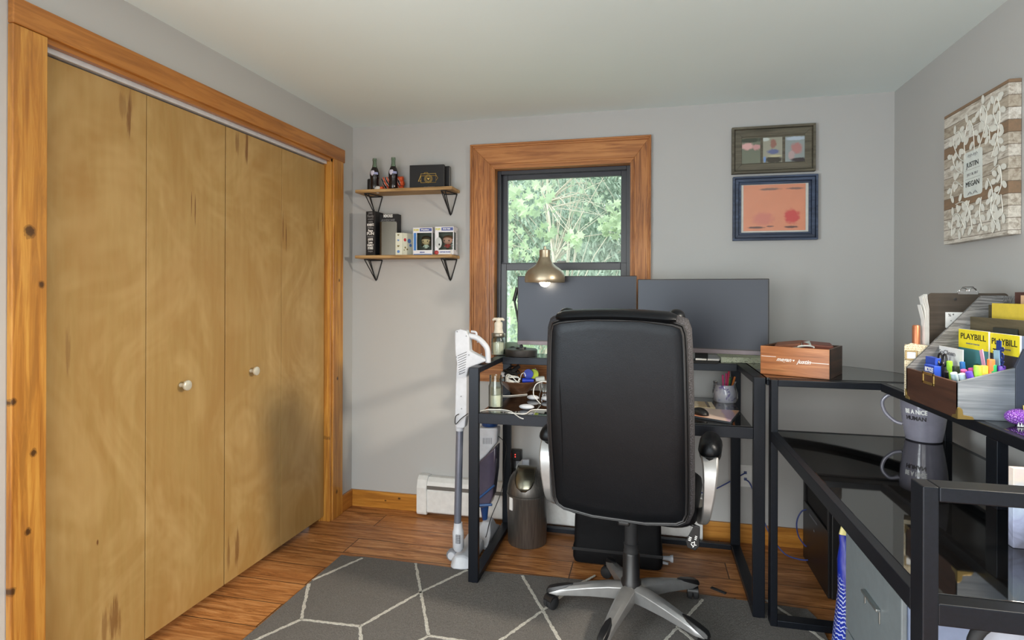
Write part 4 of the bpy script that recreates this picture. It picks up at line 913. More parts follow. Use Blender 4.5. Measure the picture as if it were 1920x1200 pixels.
def loose(name,label,cat,mb,mat,loc=None,**k):
    c=Vector((0,0,0)); 
    for v in mb.v: c+=v
    c/=len(mb.v); zm=min(v.z for v in mb.v); c.z=zm
    mb.v=[v-c for v in mb.v]; o=mb.build(name,mat,None,smooth=True,**k); o.location=c; return tag(o,label,cat)
mb=MB()
for i in range(9): coil(mb,(bx-.045+rnd.uniform(-.025,.035),by+rnd.uniform(-.03,.03),Z0+.018+rnd.uniform(0,.045)),rnd.uniform(.02,.038),3,.0026,.6,(rnd.uniform(-.9,.9),rnd.uniform(-.8,.8),rnd.uniform(0,3)))
loose('black_cables','tangle of black charging cables heaped on the left of the bowl','cables',mb,'cable_k')
mb=MB().obox((bx-.02,by-.01,Z0+.075),(.055,.018,.016),(.2,-.6,.5)).obox((bx-.06,by-.02,Z0+.05),(.03,.022,.02),(.3,.3,.2)); loose('charger','black plug adapter sticking up from the heap of cables','charger',mb,'plblackm')
mb=MB().obox((bx-.085,by-.02,Z0+.045),(.022,.02,.026),(.2,.2,.3)); loose('charger','white plug adapter at the left rim of the bowl','charger',mb,'white',bevel=.003)
mb=MB()
for i in range(3): coil(mb,(bx-.02,by-.062,Z0+.022+.004*i),.036,2,.0022,.45,(R(50),.1*i,.3-.2*i))
mb.tube(crom([(bx-.06,by-.06,Z0+.01),(bx-.055,by-.068,Z0+.045),(bx-.035,by-.07,Z0+.05),(bx,by-.08,Z0+.022),(bx+.02,by-.08,Z0+.01)],6),.0024,6)
loose('white_cable','coiled white cable on the front of the heaped bowl','cables',mb,'cable_w')
mb=MB().tube(crom([(bx+.012,by-.03,Z0+.02),(bx+.02,by-.04,Z0+.05),(bx+.036,by-.045,Z0+.06),(bx+.044,by-.05,Z0+.05),(bx+.045,by-.05,Z0+.042)],6),.002,6); loose('white_cable','thin white cable arching up in the middle of the bowl','cables',mb,'cable_w')
mb=MB().tube([(bx+.05,by-.0,Z0+.048),(bx+.05,by+.012,Z0+.048)],.026,24); loose('blue_disc','round blue plastic disc standing in the bowl','reel',mb,'blue')
mb=MB().tube([(bx+.075,by+.018,Z0+.046),(bx+.075,by+.032,Z0+.046)],.026,24); loose('lime_disc','round lime green disc standing beside the blue one','reel',mb,'lime')
mb=MB().tube([(bx+.03,by-.05,Z0+.020),(bx+.045,by-.05,Z0+.020),(bx+.05,by-.05,Z0+.020),(bx+.088,by-.045,Z0+.021)],[.013,.013,.010,.010],14); loose('blue_reel','blue plastic reel lying on the front rim of the bowl','reel',mb,'blue')
mb=MB().obox((bx+.115,by-.01,Z0+.026),(.05,.03,.022),(.1,-.1,.2)); loose('charger','pale grey adapter on the right rim of the bowl','charger',mb,flat('pale_grey',(186,192,190),.5),bevel=.005)
# controllers and cables on desk
def puck(px,py,label,rz,r=(.036,.022,.012)):
    p=P_(px,py,'z',ZS+.002); o=MB().ball((0,0,r[2]),r,20,10).build('white_remote','white',None,smooth=True); o.location=(p.x,p.y+.012,ZS+.0015); o.rotation_euler=(0,0,rz); return tag(o,label,'remote',)
puck(988,768,'nearest white oval remote on the left of the desk',.0); puck(1000,750,'white oval remote behind the nearest one',-.3,(.034,.02,.012)); puck(1030,752,'white oval remote half hidden by the chair back',.2,(.04,.024,.013))
zc=ZS+.004
def cable(label,pts,mat='cable_w',r=.0022,name='white_cable'):
    mb=MB().tube(crom(pts,8),r,6); return loose(name,label,'cable',mb,mat)
g=lambda x,y,z=zc: P_(x,y,'z',z)
cable('white cable crossing the desk from the left edge to its front',[g(899,772),g(920,768),g(955,770),g(975,782),g(983,785)])
cable('white cable lying across the desk toward the chair',[g(955,774),g(985,776),g(1002,768),g(1045,769)])
cable('white cable running behind the bowl',[g(930,742),g(955,742),g(990,739)])
q=g(1015,757); cable('white cable arching up beside the chair',[q,P_(1002,740,'y',2.75),P_(1005,722,'y',2.75),P_(1018,715,'y',2.75),P_(1030,717,'y',2.75)])
cable('white cable hanging down from the monitor shelf',[P_(1004,690,'y',3.125),P_(1009,697,'y',3.125),P_(1012,712,'y',3.125),P_(1013,728,'y',3.125),P_(1016,736,'y',3.12)])
p=g(1022,735); t=thing('cable_stand','small clear acrylic stand at the back of the desk','stand',(p.x,3.10,ZS+.0045))
MB().obox((-.012,0,.03),(.008,.02,.062),(0,R(-14),0)).obox((.012,0,.03),(.008,.02,.062),(0,R(14),0)).build('legs','jarglass',t); MB().box((-.03,-.012,.0615),(.035,.012,.066)).build('top','jarglass',t)
# jar on lower surface behind post
t=thing('glass_jar','clear glass jar of pale sand behind the left post of the desk','jar',(-.700,2.66,ZS+.0015))
MB().lathe([(0,0),(.032,0),(.034,.004),(.034,.10),(.030,.112),(.030,.150),(.028,.150),(.028,.112),(.032,.10),(.032,.005),(0,.003)],n=28).build('glass','jarglass',t,smooth=True)
MB().lathe([(0,.004),(.0315,.004),(.0315,.058),(0,.06)],n=28).build('filling',sand,t,smooth=True)
MB().lathe([(0,.060),(.0315,.0605),(.0315,.09),(0,.092)],n=28).build('grey_layer',flat('grey_sand',(150,146,136),.9,scale=200),t,smooth=True)
# keyboardless right half: pen jar
p=P_(1362,752,'z',ZS+.001); jx,jy=p.x,p.y+.03
t=thing('pen_jar','jar wrapped in clear plastic with purple and white paper, right side of the desk','pen jar',(jx,jy,ZS+.0015))
g_=G('marbled_paper'); v=g_.coord(); g_.set(g_.ramp(g_.noise(v,28,3,.6,1),(.44,lin(214,214,224)),(.56,lin(206,208,220)),(.66,lin(120,104,170))),.5); M['marb']=g_.m
MB().lathe([(0,0),(.050,0),(.053,.006),(.052,.05),(.046,.068),(.045,.085),(.042,.085),(.043,.068),(.048,.05),(.048,.006),(0,.004)],n=28).build('jar','marb',t,smooth=True)
rings=[]
for z,r_ in ((.001,.056),(.02,.060),(.05,.060),(.07,.054),(.088,.052),(.098,.056)): rings.append([(r_*(1+.05*math.sin(5*a+z*60))*math.cos(a),r_*(1+.05*math.sin(5*a+z*60))*math.sin(a),z) for a in [2*math.pi*k/40 for k in range(40)]])
MB().loft(rings,cap=False).build('plastic_wrap','plasticbag',t,smooth=True)
pens=[((1356,700),(218,70,130),'pink'),((1363,697),(196,60,120),'magenta'),((1368,690),(206,60,90),'red'),((1370,705),(60,120,50),'green'),((1374,702),(24,26,26),'black'),((1379,703),(214,120,50),'orange')]
def pen(label,b,tp,rgb,r=.0048,nm='pen',cap=None):
    b=Vector(b); tp=Vector(tp); t=thing(nm,label,'pen',b); d=tp-b
    MB().tube([(0,0,0),d*.02,d*.78],[r*.8,r,r],10).build('barrel',cap or flat('pen_'+'_'.join(map(str,rgb)),rgb,.4),t,smooth=True)
    MB().tube([d*.78,d*.80,d*.99,d],[r,r*1.15,r*1.1,r*.7],10).build('cap',flat('pen_'+'_'.join(map(str,rgb)),rgb,.4),t,smooth=True)
    return t
for (px,py),c,nm in pens:
    tp=P_(px,py,'y',jy+.004*(px-1368)/8); tp=Vector(tp); pen(f'{nm} pen standing in the plastic-wrapped jar',(jx+(tp.x-jx)*.35,jy+.002*(px-1366)/4,ZS+.008),tp,c)
# tablet-like prints and notes
def slab(name,label,cat,corners,z,h,mat,top=None):
    c=sum((Vector((x,y,0)) for x,y in corners),Vector())/len(corners); c.z=z; t=thing(name,label,cat,c)
    MB().prism([(x-c.x,y-c.y) for x,y in corners],h,'z',0).build('body',mat,t,bevel=.001)
    if top: MB().prism([((x-c.x)*.97,(y-c.y)*.96) for x,y in corners],.0008,'z',h).build('top_sheet',top,t)
    return t
zz=ZS+.0015; gg=lambda x,y,z=zz: tuple(P_(x,y,'z',z))[:2]
pk=blobs(lin(226,176,146),[((.0,0,0),(.05,5),(240,214,200)),((.06,0,0),(.03,5),(196,170,190)),((-.08,0,0),(.03,5),(222,150,120))])(G('peach_print'))
slab('mouse_pad','peach patterned flat folder at the right front of the desk','folder',[gg(1285,778),gg(1372,792),gg(1389,770),gg(1320,766)],zz,.008,flat('folder_edge',(60,66,74),.5),pk)
slab('note_card','small cream decorated card on the desk beside the pen jar','card',[gg(1300,764),gg(1343,766),gg(1336,755),gg(1300,753)],zz,.010,flat('cream_card_gold',(214,196,160),.6),blobs(lin(222,204,170),[((.0,0,0),(.03,5),(190,160,110)),((.02,0,0),(.008,5),(120,90,60))])(G('card_print')))
p=P_(1318,776,'z',zz+.008); o=MB().ball((0,0,0),(.030,.050,.028)).build('computer_mouse','plblack',None,smooth=True)
me=o.data
for v in me.vertices: v.co.z=max(v.co.z,0)
o.location=(p.x-.006,p.y+.02,zz+.0095); o.rotation_euler=(0,0,.5); tag(o,'black computer mouse lying on the peach folder','mouse')
# shelf papers
z1=ZT+.0015; g1=lambda x,y: tuple(P_(x,y,'z',z1))[:2]
slab('white_notebook','white notebook stack on the monitor shelf beneath the right monitor','notebook',[g1(1305,676),g1(1349,677),g1(1362,669),g1(1305,668)],z1+.0085,.008,'paper',flat('notebook_top',(196,200,206),.5))
g_=G('floral_cover'); g_.set(g_.ramp(g_.noise(g_.coord(),45,4,.7,2),(.42,lin(190,200,166)),(.52,lin(222,226,204)),(.62,lin(150,160,130))),.6)
slab('floral_notebook','pale green floral notebook under the right monitor, beside the wooden box','notebook',[(.352,3.14),(.62,3.12),(.61,2.985),(.352,2.99)],z1,.026,g_.m)
# wood box
bl=Vector(P_(1437,701,'z',z1)); 
ang=R(-27); w_,dp_,hh=.262,.235,.118
bcn=Vector(P_(1557,708,'z',z1)); ux=Vector((math.cos(ang),math.sin(ang),0)); uy=Vector((-math.sin(ang),math.cos(ang),0))
org=bcn-ux*w_; org.z=z1
t=thing('wooden_crate','warm brown wooden box lettered with two names on the corner shelf','box',org,ang)
wb=wood('warm_plank_box',[(112,62,34),(168,104,62),(200,140,92)],'x',30,.45,streaks=(((.05,0,.02),(.09,.02,.006),.5),((.18,0,.085),(.09,.02,.004),.5)))
wbd=wood('dark_box_panels',[(40,24,16),(70,44,28),(96,62,40)],'y',30,.45)  # side, back and bottom panels drawn darker than the front
MB().box((0,0,0),(w_-.001,.010,hh)).build('front_panel',wb,t,bevel=.002)
MB().box((w_-.010,.0105,0),(w_,dp_,hh)).build('side_panel',wbd,t,bevel=.001)
MB().box((0,.0105,0),(.010,dp_,hh)).build('side_panel',wbd,t,bevel=.001)
MB().box((.0105,dp_-.01,0),(w_-.0105,dp_,hh)).build('back_panel',wbd,t); MB().box((.0105,.0105,0),(w_-.0105,dp_-.0105,.008)).build('bottom',wbd,t)
MB().box((w_-.0008,-.0003,0),(w_+.0006,.010,hh)).build('corner_edge','plblackm',t)
text('lettering','megan',.0155,(.092,-.0006,.066),FRONT,'whiteink',t,width=.058,shear=.45,bold=.0004)
text('lettering','justin',.0155,(.168,-.0006,.062),FRONT,'whiteink',t,width=.055,shear=.45,bold=.0004)
mb=MB().box((.004,-.0006,.0745),(.062,0,.0765)).box((.196,-.0006,.060),(w_-.003,0,.062)); mb.prism([(.130,.0605),(.1345,.067),(.1325,.069),(.130,.067),(.1275,.069),(.1255,.067)],.0006,'y',-.0006); mb.build('lettering_flourish','whiteink',t)
def inbox(name,label,cat,c,size,rot,mat,z=0):
    cc=org+ux*c[0]+uy*c[1]+Vector((0,0,c[2])); o=MB().box([-x/2 for x in size],[x/2 for x in size]).build(name,mat,None,bevel=min(size)*.25); o.location=cc; o.rotation_euler=(rot[0],rot[1],rot[2]+ang); return tag(o,label,cat)
brl=flat('brown_leather',(116,70,48),.5); brd=flat('dark_leather',(60,44,36),.5)
inbox('leather_wallet','brown leather wallet propped on the left of the wooden box','wallet',(.085,.10,hh+.004),(.10,.075,.014),(R(8),R(-8),.1),brl)
inbox('wallet','dark green wallet below the propped brown one in the box','wallet',(.085,.11,hh-.014),(.12,.09,.012),(R(4),R(-4),-.1),flat('dark_green_leather',(54,58,48),.5))
inbox('leather_case','reddish brown leather case on the right of the wooden box','case',(.185,.135,hh+.003),(.115,.085,.020),(R(6),R(4),.35),flat('red_brown_leather',(112,56,40),.45))
inbox('playing_card','pale card tilted in the middle of the wooden box','card',(.135,.09,hh+.005),(.075,.05,.003),(R(16),R(-14),.3),flat('silvery_card',(176,186,184),.4))
inbox('phone','dark phone under the pale card in the wooden box','phone',(.14,.08,hh-.012),(.10,.06,.010),(R(4),R(3),.2),'plblack')
mb=MB(); mb.T=Matrix.Translation(org)@Matrix.Rotation(ang,4,'Z'); mb.tube([( .165+.03*math.cos(q),.045+.02*math.sin(q),hh+.001+.004*math.sin(q)) for q in [math.pi*k/10 for k in range(11)]],.003,6)
loose('white_cable','short white cable loop showing at the corner of the wooden box','cable',mb,'cable_w')
o=MB().box((0,0,0),(w_-.024,dp_-.024,.085)).build('box_contents','plblackm',None); o.location=org+ux*.012+uy*.012+Vector((0,0,.0085)); o.rotation_euler=(0,0,ang); tag(o,'dark pile of folded cases filling the wooden box','cases')

# ------------------------------------------------------------------ organiser group on the right desk
OX0,OX1,OYa,OYb=.822,1.095,1.806,2.130
t=thing('desk_organizer','weathered grey and brown wooden desk organizer with brass corners on the right desk','organizer',(OX0,OYa,z1))
T=Matrix.Translation(-Vector(t.location))
gwd=wood('weathered_grey_wood',[(52,50,50),(98,98,98),(146,146,146)],'x',60,.7,stretch=.08,distort=2.5,bump=.3); gws=wood('blue_grey_plank',[(76,82,90),(108,114,122),(138,144,150)],'x',50,.6,stretch=.04)
dkb=wood('dark_brown_front',[(44,26,20),(66,40,30),(84,54,40)],'y',36,.5); olv=wood('olive_brown_board',[(60,54,40),(88,80,60),(108,98,76)],'y',30,.6)
zt=1.083
MB(T).box((OX0,OYa+.001,z1),(OX0+.010,OYb-.001,zt)).build('front_panel',dkb,t,bevel=.001)
MB(T).prism([(OX0,z1),(.955,z1),(.955,1.127),(OX0,zt+.002)],.010,'y',OYa).build('near_side',gws,t,bevel=.001)
MB(T).prism([(.956,z1),(OX1,z1),(OX1,1.318),(1.05,1.318),(.985,1.20),(.956,1.13)],.010,'y',OYa).build('near_side_upper',flat('navy_side_board',(56,62,76),.6),t,bevel=.001)
MB(T).prism([(OX0,z1),(OX1,z1),(OX1,1.319),(1.03,1.319),(OX0,zt+.002)],.010,'y',OYb-.010).build('far_side',gwd,t,bevel=.001)
MB(T).box((OX0+.010,OYa+.010,z1),(OX1,OYb-.010,z1+.008)).build('bottom',dkb,t)
MB(T).box((.998,OYa+.010,z1),(1.006,OYb-.010,1.252)).build('divider',olv,t); MB(T).box((1.048,OYa+.010,z1),(1.056,OYb-.010,1.290)).build('divider',olv,t); MB(T).box((OX1-.008,OYa+.010,z1),(OX1,OYb-.010,1.318)).build('back_panel',gwd,t)
# label holder, brass corners
p=P_(1742,704,'x',OX0); mb=MB(T); yy,zz2=p.y-.002,p.z-.0
def ring_x(mb,x,y,z,w,h,b,d):
    mb.box((x-d,y-w/2,z-h/2),(x,y+w/2,z-h/2+b)).box((x-d,y-w/2,z+h/2-b),(x,y+w/2,z+h/2)).box((x-d,y-w/2,z-h/2),(x,y-w/2+b,z+h/2)).box((x-d,y+w/2-b,z-h/2),(x,y+w/2,z+h/2))
ring_x(mb,OX0,yy,zz2,.074,.036,.008,.003); mb.build('label_holder','brass',t,bevel=.001)
def corner(y,sg):
    mb=MB(T); mb.prism([(y-.002*sg,z1),(y+.030*sg,z1),(y+.026*sg,z1+.008),(y+.008*sg,z1+.012),(y+.006*sg,z1+.022),(y+.002*sg,z1+.030),(y-.002*sg,z1+.030)] if sg>0 else [(y+.002,z1),(y+.002,z1+.030),(y-.002,z1+.030),(y-.006,z1+.022),(y-.008,z1+.012),(y-.026,z1+.008),(y-.030,z1)],.002,'x',OX0-.002)
    return mb
corner(OYa,1).prism([(OX0-.002,z1),(OX0+.038,z1),(OX0+.034,z1+.008),(OX0+.012,z1+.012),(OX0+.010,z1+.026),(OX0+.004,z1+.032),(OX0-.002,z1+.032)],.002,'y',OYa-.002).build('brass_corner','brass',t,bevel=.0005)
corner(OYb,-1).build('brass_corner','brass',t,bevel=.0005)
tag(MB(T).tube([(.972,OYa-.004,z1+.045),(.972,OYa-.006,z1+.030)],.003,8).tube([(.980,OYa-.004,z1+.045),(.980,OYa-.006,z1+.030)],.003,8).build('brass_hook','brass',t,smooth=True))
# clipboard
CYp=2.205; a=P_(1740,541,'y',CYp); b=P_(1891,545,'y',CYp)
t=thing('clipboard','dark brown clipboard with a chrome clip standing behind the organizer','clipboard',(a.x,CYp,z1))
wcl,hcl=b.x-a.x,.342
MB().prism(rrect(wcl,hcl,.012,5,wcl/2,hcl/2),.003,'y',0).build('board',wood('brown_hardboard',[(58,50,42),(70,61,52),(78,69,60)],'x',60,.6,bump=0),t)
mb=MB(); mb.box((wcl*.37,-.004,hcl-.004),(wcl*.62,-.0005,hcl+.006)); mb.tube([(wcl*.44+.011*math.cos(q),-.002,hcl+.008+.009*math.sin(q)) for q in [2*math.pi*k/16 for k in range(17)]],.0018,6); mb.tube([(wcl*.56+.011*math.cos(q),-.002,hcl+.008+.009*math.sin(q)) for q in [2*math.pi*k/16 for k in range(17)]],.0018,6); mb.tube([(wcl*.36,-.002,hcl+.002),(wcl*.42,-.002,hcl+.020),(wcl*.56,-.002,hcl+.021),(wcl*.63,-.002,hcl+.002)],.002,6)
mb.build('clip','chrome',t,smooth=True)
MB().tube([(wcl*.34,-.002,hcl-.020),(wcl*.34,-.0005,hcl-.020)],.005,14).tube([(wcl*.66,-.002,hcl-.020),(wcl*.66,-.0005,hcl-.020)],.005,14).build('rivets','chrome',t)
p=P_(1790,592,'y',CYp-.002); cd=MB().box((p.x-a.x-.026,-.0022,p.z-z1-.03),(p.x-a.x+.026,-.0006,p.z-z1+.022)).build('white_card','paper',t)
text('card_marks','% *',.009,(p.x-a.x-.010,-.0026,p.z-z1+.012),FRONT,'ink',t); text('card_marks','* .',.006,(p.x-a.x-.008,-.0026,p.z-z1-.008),FRONT,'ink',t)
# file box, papers, tube
a=P_(1697,685,'y',2.165); b=P_(1736,685,'y',2.165)
t=thing('magazine_holder','cream script-patterned magazine holder with a brass label frame','magazine holder',(a.x+.002,2.172,z1),R(-22))
g_=G('script_paper'); wv=g_.node('ShaderNodeTexWave',wave_type='BANDS',bands_direction='Z'); g_.lk(g_.coord(),wv.inputs[0]); wv.inputs['Scale'].default_value=42; wv.inputs['Distortion'].default_value=9; wv.inputs['Detail'].default_value=4; wv.inputs['Detail Scale'].default_value=6
g_.set(g_.ramp(wv.outputs['Fac'],(.05,lin(150,134,106)),(.2,lin(204,190,162)),(1,lin(214,202,176))),.75); M['script']=g_.m
wm=.064; 
MB().prism([(0,0),(wm,0),(wm,.170),(.018,.176),(0,.166)],.002,'y',0).box((0,.002,0),(.002,.052,.166)).box((wm-.002,.002,0),(wm,.052,.170)).box((0,.050,0),(wm,.052,.168)).box((0,0,0),(wm,.052,.002)).build('holder','script',t)
mb=MB(); x_,z_=wm*.30,.136; wl_,hl_,b_=.034,.032,.005
mb.box((x_-wl_/2,-.003,z_-hl_/2),(x_+wl_/2,0,z_-hl_/2+b_)).box((x_-wl_/2,-.003,z_+hl_/2-b_),(x_+wl_/2,0,z_+hl_/2)).box((x_-wl_/2,-.003,z_-hl_/2),(x_-wl_/2+b_,0,z_+hl_/2)).box((x_+wl_/2-b_,-.003,z_-hl_/2),(x_+wl_/2,0,z_+hl_/2)).build('label_frame','brassd',t,bevel=.001)
MB().box((x_-wl_/2+b_,-.0008,z_-hl_/2+b_),(x_+wl_/2-b_,0,z_+hl_/2-b_)).build('label_card','paper',t)
ct=P_(1717,604,'y',2.19); loose('copper_tube','short copper coloured tube standing in the cream magazine holder','tube',MB().tube([(ct.x,2.185,z1+.004),(ct.x,2.185,ct.z-.004),(ct.x,2.185,ct.z)],[.0115,.0115,.009],20),'copper')
for i in range(5):
    p0=P_(1727+i*2.2,552-i*1.5 if i else 566,'y',2.19); x=p0.x; zt_=p0.z
    mb=MB().loft([[(x+.004-i*.0004+q*(.006+.001*(4-i)),2.172+.012*i*0,z),(x+.0046-i*.0004+q*(.006+.001*(4-i)),2.172,z),(x+.0046-i*.0004+q*(.006+.001*(4-i)),2.198,z),(x+.004-i*.0004+q*(.006+.001*(4-i)),2.198,z)] for z,q in ((z1+.004,.0),(z1+.2,.0),(zt_-.05,-.1),(zt_,-1.2))])
    o=loose('paper_sheaf',['leftmost curling sheet of white paper beside the clipboard','second curling white sheet beside the clipboard','middle white sheet beside the clipboard','fourth white sheet beside the clipboard','white sheet pressed closest to the clipboard'][i],'paper',mb,'paper')
# playbills and leaflets in the organizer: x-plane sheets facing the room
def sheet(name,label,cat,px0,px1,x,z0,ztp,mat,th=.003,cover=None,words=(),lean=0):
    a=P_(px0,600,'x',x); b=P_(px1,600,'x',x); yc=(a.y+b.y)/2; w=a.y-b.y
    ztop=P_((px0+px1)/2,ztp,'x',x).z
    t=thing(name,label,cat,(x,yc,z0)); h=ztop-z0
    pg=mat=='yellow'
    MB().box((0,-w/2,0),(th,w/2,h)).build('pages' if pg else 'sheet','paper' if pg else mat,t)
    if pg: MB().box((-.0005,-w/2+.0008,h-cover[1]),(0,w/2-.0008,h-.0005)).build('title_band',mat,t)
    if cover: MB().box((-.0006,-w/2+.001,.002),(0,w/2-.001,h-cover[1])).build('cover_art',cover[0],t)
    for s_,hh,dz,ww,ink in words: text('lettering',s_,hh,(-.0006,0,h-dz),LEFTF,ink,t,width=w*ww,bold=.0003)
    return t
teal=blobs(lin(70,130,140),[((0,.03,.10),(5,.004),(30,40,44))])(G('teal_cover'))
def spotyz(base,sp,nm):
    g=G(nm); c=g.mix(0,base,base)
    for (y,z),(ry,rz),col in sp:
        d=g.math('ADD',g.spot((0,y,z),(5,ry,rz)),g.math('MULTIPLY',g.math('SUBTRACT',g.noise(g.coord(),70,3),.5),.9)); c=g.mix(g.ramp(d,(.6,1),(1.1,0)),c,lin(*col))
    return g.set(c,.5)
teal=spotyz(lin(64,128,140),[((.0,.055),(.09,.035),(46,38,34)),((-.03,.115),(.02,.006),(24,40,50)),((-.045,.10),(.014,.01),(24,40,50))],'teal_cover')
dark=spotyz(lin(44,44,50),[((-.02,.08),(.022,.04),(196,170,130)),((-.025,.04),(.014,.03),(206,150,110)),((-.05,.06),(.014,.06),(30,30,34))],'dark_cover')
sheet('theatre_programme','left of the two yellow PLAYBILL programmes in the organizer','programme',1798,1854,.966,z1+.010,613,'yellow',.004,(teal,.058),(('PLAYBILL',.017,.022,.84,'ink'),('MINSKOFF THEATRE',.0035,.043,.45,'greyink')))
sheet('theatre_programme','right of the two yellow PLAYBILL programmes in the organizer','programme',1856,1913,.972,z1+.010,620,'yellow',.004,(dark,.058),(('PLAYBILL',.017,.024,.84,'ink'),('SHUBERT THEATRE',.0035,.043,.45,'greyink')))
sheet('soclean_leaflet','white leaflet lettered SoClean in the organizer tray','leaflet',1749,1806,.912,z1+.010,645,'paper',.002,None,(('SoClean',.013,.018,.55,'greyink'),))
sheet('dark_booklet','dark booklet with a red edge peeking behind the programmes','booklet',1862,1905,.990,z1+.010,609,flat('dark_booklet',(40,44,40),.6),.005,None,())
sheet('yellow_envelope','glossy yellow envelope in the upper slot of the organizer','envelope',1860,1940,1.035,z1+.010,563,flat('envelope_yellow',(226,200,70),.35),.004,None,())
sheet('tan_card','tan card with a dark brown border at the back of the organizer','card',1903,1960,1.075,z1+.010,541,flat('dark_brown_edge',(70,36,28),.5),.004,None,())
p=P_(1920,547,'x',1.072); tag(MB().box((1.0745,1.70,1.27),(1.0752,p.y+.020,p.z+.0)).build('tan_sheet',flat('tan_card_face',(214,176,138),.6),None),'tan sheet behind the yellow envelope','card').hide_render=False
sheet('magazine','pale blue magazine standing at the near end of the organizer','magazine',1914,1960,.976,z1+.010,626,flat('pale_blue_magazine',(120,134,160),.5),.004,None,())
# cards, scissors, pens in tray
def cardbox(label,px,py,x,w,h,rgb,word,lean):
    p=P_(px,py,'x',x); t=thing('card_box',label,'card box',(x,p.y,z1+.0095)); zt_=p.z-z1-.0095
    MB().box((0,-w/2,0),(.018,w/2,zt_)).build('box',flat('card_blue',rgb,.45),t,bevel=.001)
    if word: text('lettering',word,.013,(-.0006,0,zt_-.014),LEFTF,'whiteink',t,width=w*.8,bold=.0005)
    return t
cardbox('blue playing card box lettered BICYCLE, front left of the organizer tray',1743,679,.842,.064,.09,(36,72,176),'BICYCLE',0)
cardbox('second blue card box standing behind the lettered one',1745,664,.870,.064,.09,(30,56,150),None,0)
def tray_pen(label,px,py,x,rgb,r=.006,dx=.0,dy=0.,ln_=.13,cap=None):
    d_=P_(px,py,'x',1.0); x=max(x,1.832/d_.y) if d_.y*x<1.832 else x; dy=min(dy,.02) if d_.y*x<1.87 else dy
    if d_.y*x<1.87: dy=0
    p=P_(px,py,'x',x); tp=Vector(p); b=Vector((tp.x+dx,tp.y+dy,z1+.012)); 
    return pen(label,b,tp,rgb,r,'marker_pen',cap)
TP=[('lime green marker standing left in the tray',1781,671,.885,(150,206,60),.007,.01,.01),('dark olive marker beside the lime one',1793,680,.888,(48,56,44),.008,.008,.005),('blue-capped pen with a dark end in the tray',1805,672,.890,(36,96,160),.006,.01,0.),
('pale blue marker leaning toward the room, left one',1789,693,.846,(178,204,214),.0075,.035,.03),('pale blue marker leaning toward the room, right one',1803,694,.850,(186,208,218),.0075,.035,.03),('purple marker leaning in the tray',1817,690,.856,(90,66,180),.0075,.03,.03),
('pink marker leaning behind the purple one',1808,687,.880,(214,90,150),.007,.02,.03),('magenta marker in the middle of the tray',1822,684,.872,(180,60,130),.007,.02,.02),('lime-capped highlighter in the middle of the tray',1834,679,.870,(160,206,70),.0085,0,0),
('yellow-capped highlighter in the tray',1846,679,.872,(226,190,70),.0085,0,0),('green marker at the right of the tray',1862,677,.880,(50,160,96),.0085,0,0),('orange marker behind the green one',1859,667,.892,(232,120,60),.008,0,0),('purple marker at the far right of the tray',1879,679,.890,(110,70,180),.0085,.0,0),('small black pen beside the scissors',1775,690,.852,(30,30,32),.005,.03,.05)]
for i,(lb,px,py,x,c,r,dx,dy) in enumerate(TP): tray_pen(lb,px,py,x,c,r,dx,dy)
p=P_(1768,676,'x',.880); t=thing('scissors','dark-handled scissors standing open end up in the tray','scissors',(.880,p.y,z1+.012)); zt_=p.z-z1
mb=MB()
for s_ in (-1,1):
    pts=[(0,s_*.014+.012*math.cos(q),zt_+.018*math.sin(q)) for q in [2*math.pi*k/16 for k in range(17)]]; mb.tube(pts,.003,7)
mb.build('handles','plblack',t,smooth=True); MB().prism([(-.004,0),(.004,0),(.003,zt_-.01),(-.010,zt_-.01)],.002,'x',0).prism([(-.002,0),(.006,0),(.010,zt_-.01),(-.003,zt_-.01)],.002,'x',.0025).build('blades','steel',t)
p=P_(1868,632,'x',.930); zt_=p.z
t=thing('ribbon_bookmark','navy bookmark strip with cut-out lettering standing in the tray','bookmark',(.936,p.y,1.0)); MB().box((0,-.011,0),(.002,.011,zt_-1.0)).build('strip',flat('navy_strip',(24,56,132),.5),t)
text('lettering','ROMANIA',.014,(-.0006,-.018,(zt_-1.0)*.62),(R(90),R(90),R(-90)),flat('navy_letters',(20,44,110),.5),t,width=.12,bold=.001); text('lettering','HOUR',.014,(-.0006,.018,(zt_-1.0)*.76),(R(90),R(90),R(-90)),'ink',t,width=.05,bold=.001)
a=P_(1853,650,'x',.925); t=thing('comb','pink and pale blue plastic ruler leaning in the tray','ruler',(.9335,a.y,1.0)); MB(Matrix.Rotation(R(-18),4,'X')).box((0,-.008,0),(.002,.008,a.z-1.0+.004)).build('pink_half',flat('pink_plastic',(226,160,190),.4),t); 
MB(Matrix.Rotation(R(-4),4,'X')@Matrix.Translation((0,-.035,0))).box((0,-.012,0),(.002,.014,a.z-1.0)).build('blue_half',flat('pale_blue_plastic',(150,190,214),.4),t)
# claw toy
p=P_(1893,784,'z',z1); t=thing('glitter_claw','purple glittery egg-shaped ornament with white teeth at the right desk edge','ornament',(p.x+.004,1.758,z1))
gl=G('purple_glitter'); vo=gl.node('ShaderNodeTexVoronoi'); gl.lk(gl.coord(),vo.inputs[0]); vo.inputs['Scale'].default_value=260; gl.bump(vo.outputs[0],1,.004); gl.set(gl.ramp(vo.outputs[0],(.1,lin(200,160,230)),(.5,lin(130,70,180))),.35,.2)
mb=MB(); mb.ball((0,0,.022),(.036,.026,.021),24,14)
for v in mb.v:
    if v.x>.0: v.y*=1-.5*v.x/.036; v.z=.004+(v.z-.004)*(1-.45*v.x/.036)
mb.build('body',gl.m,t,smooth=True)
mb=MB()
for k in range(7): x=-.016+k*.006; mb.lathe([(.0035,0),(.0,.012)],(x,-.0235+.002*abs(k-3)*.5,.001),6)
mb.build('teeth','white',t)
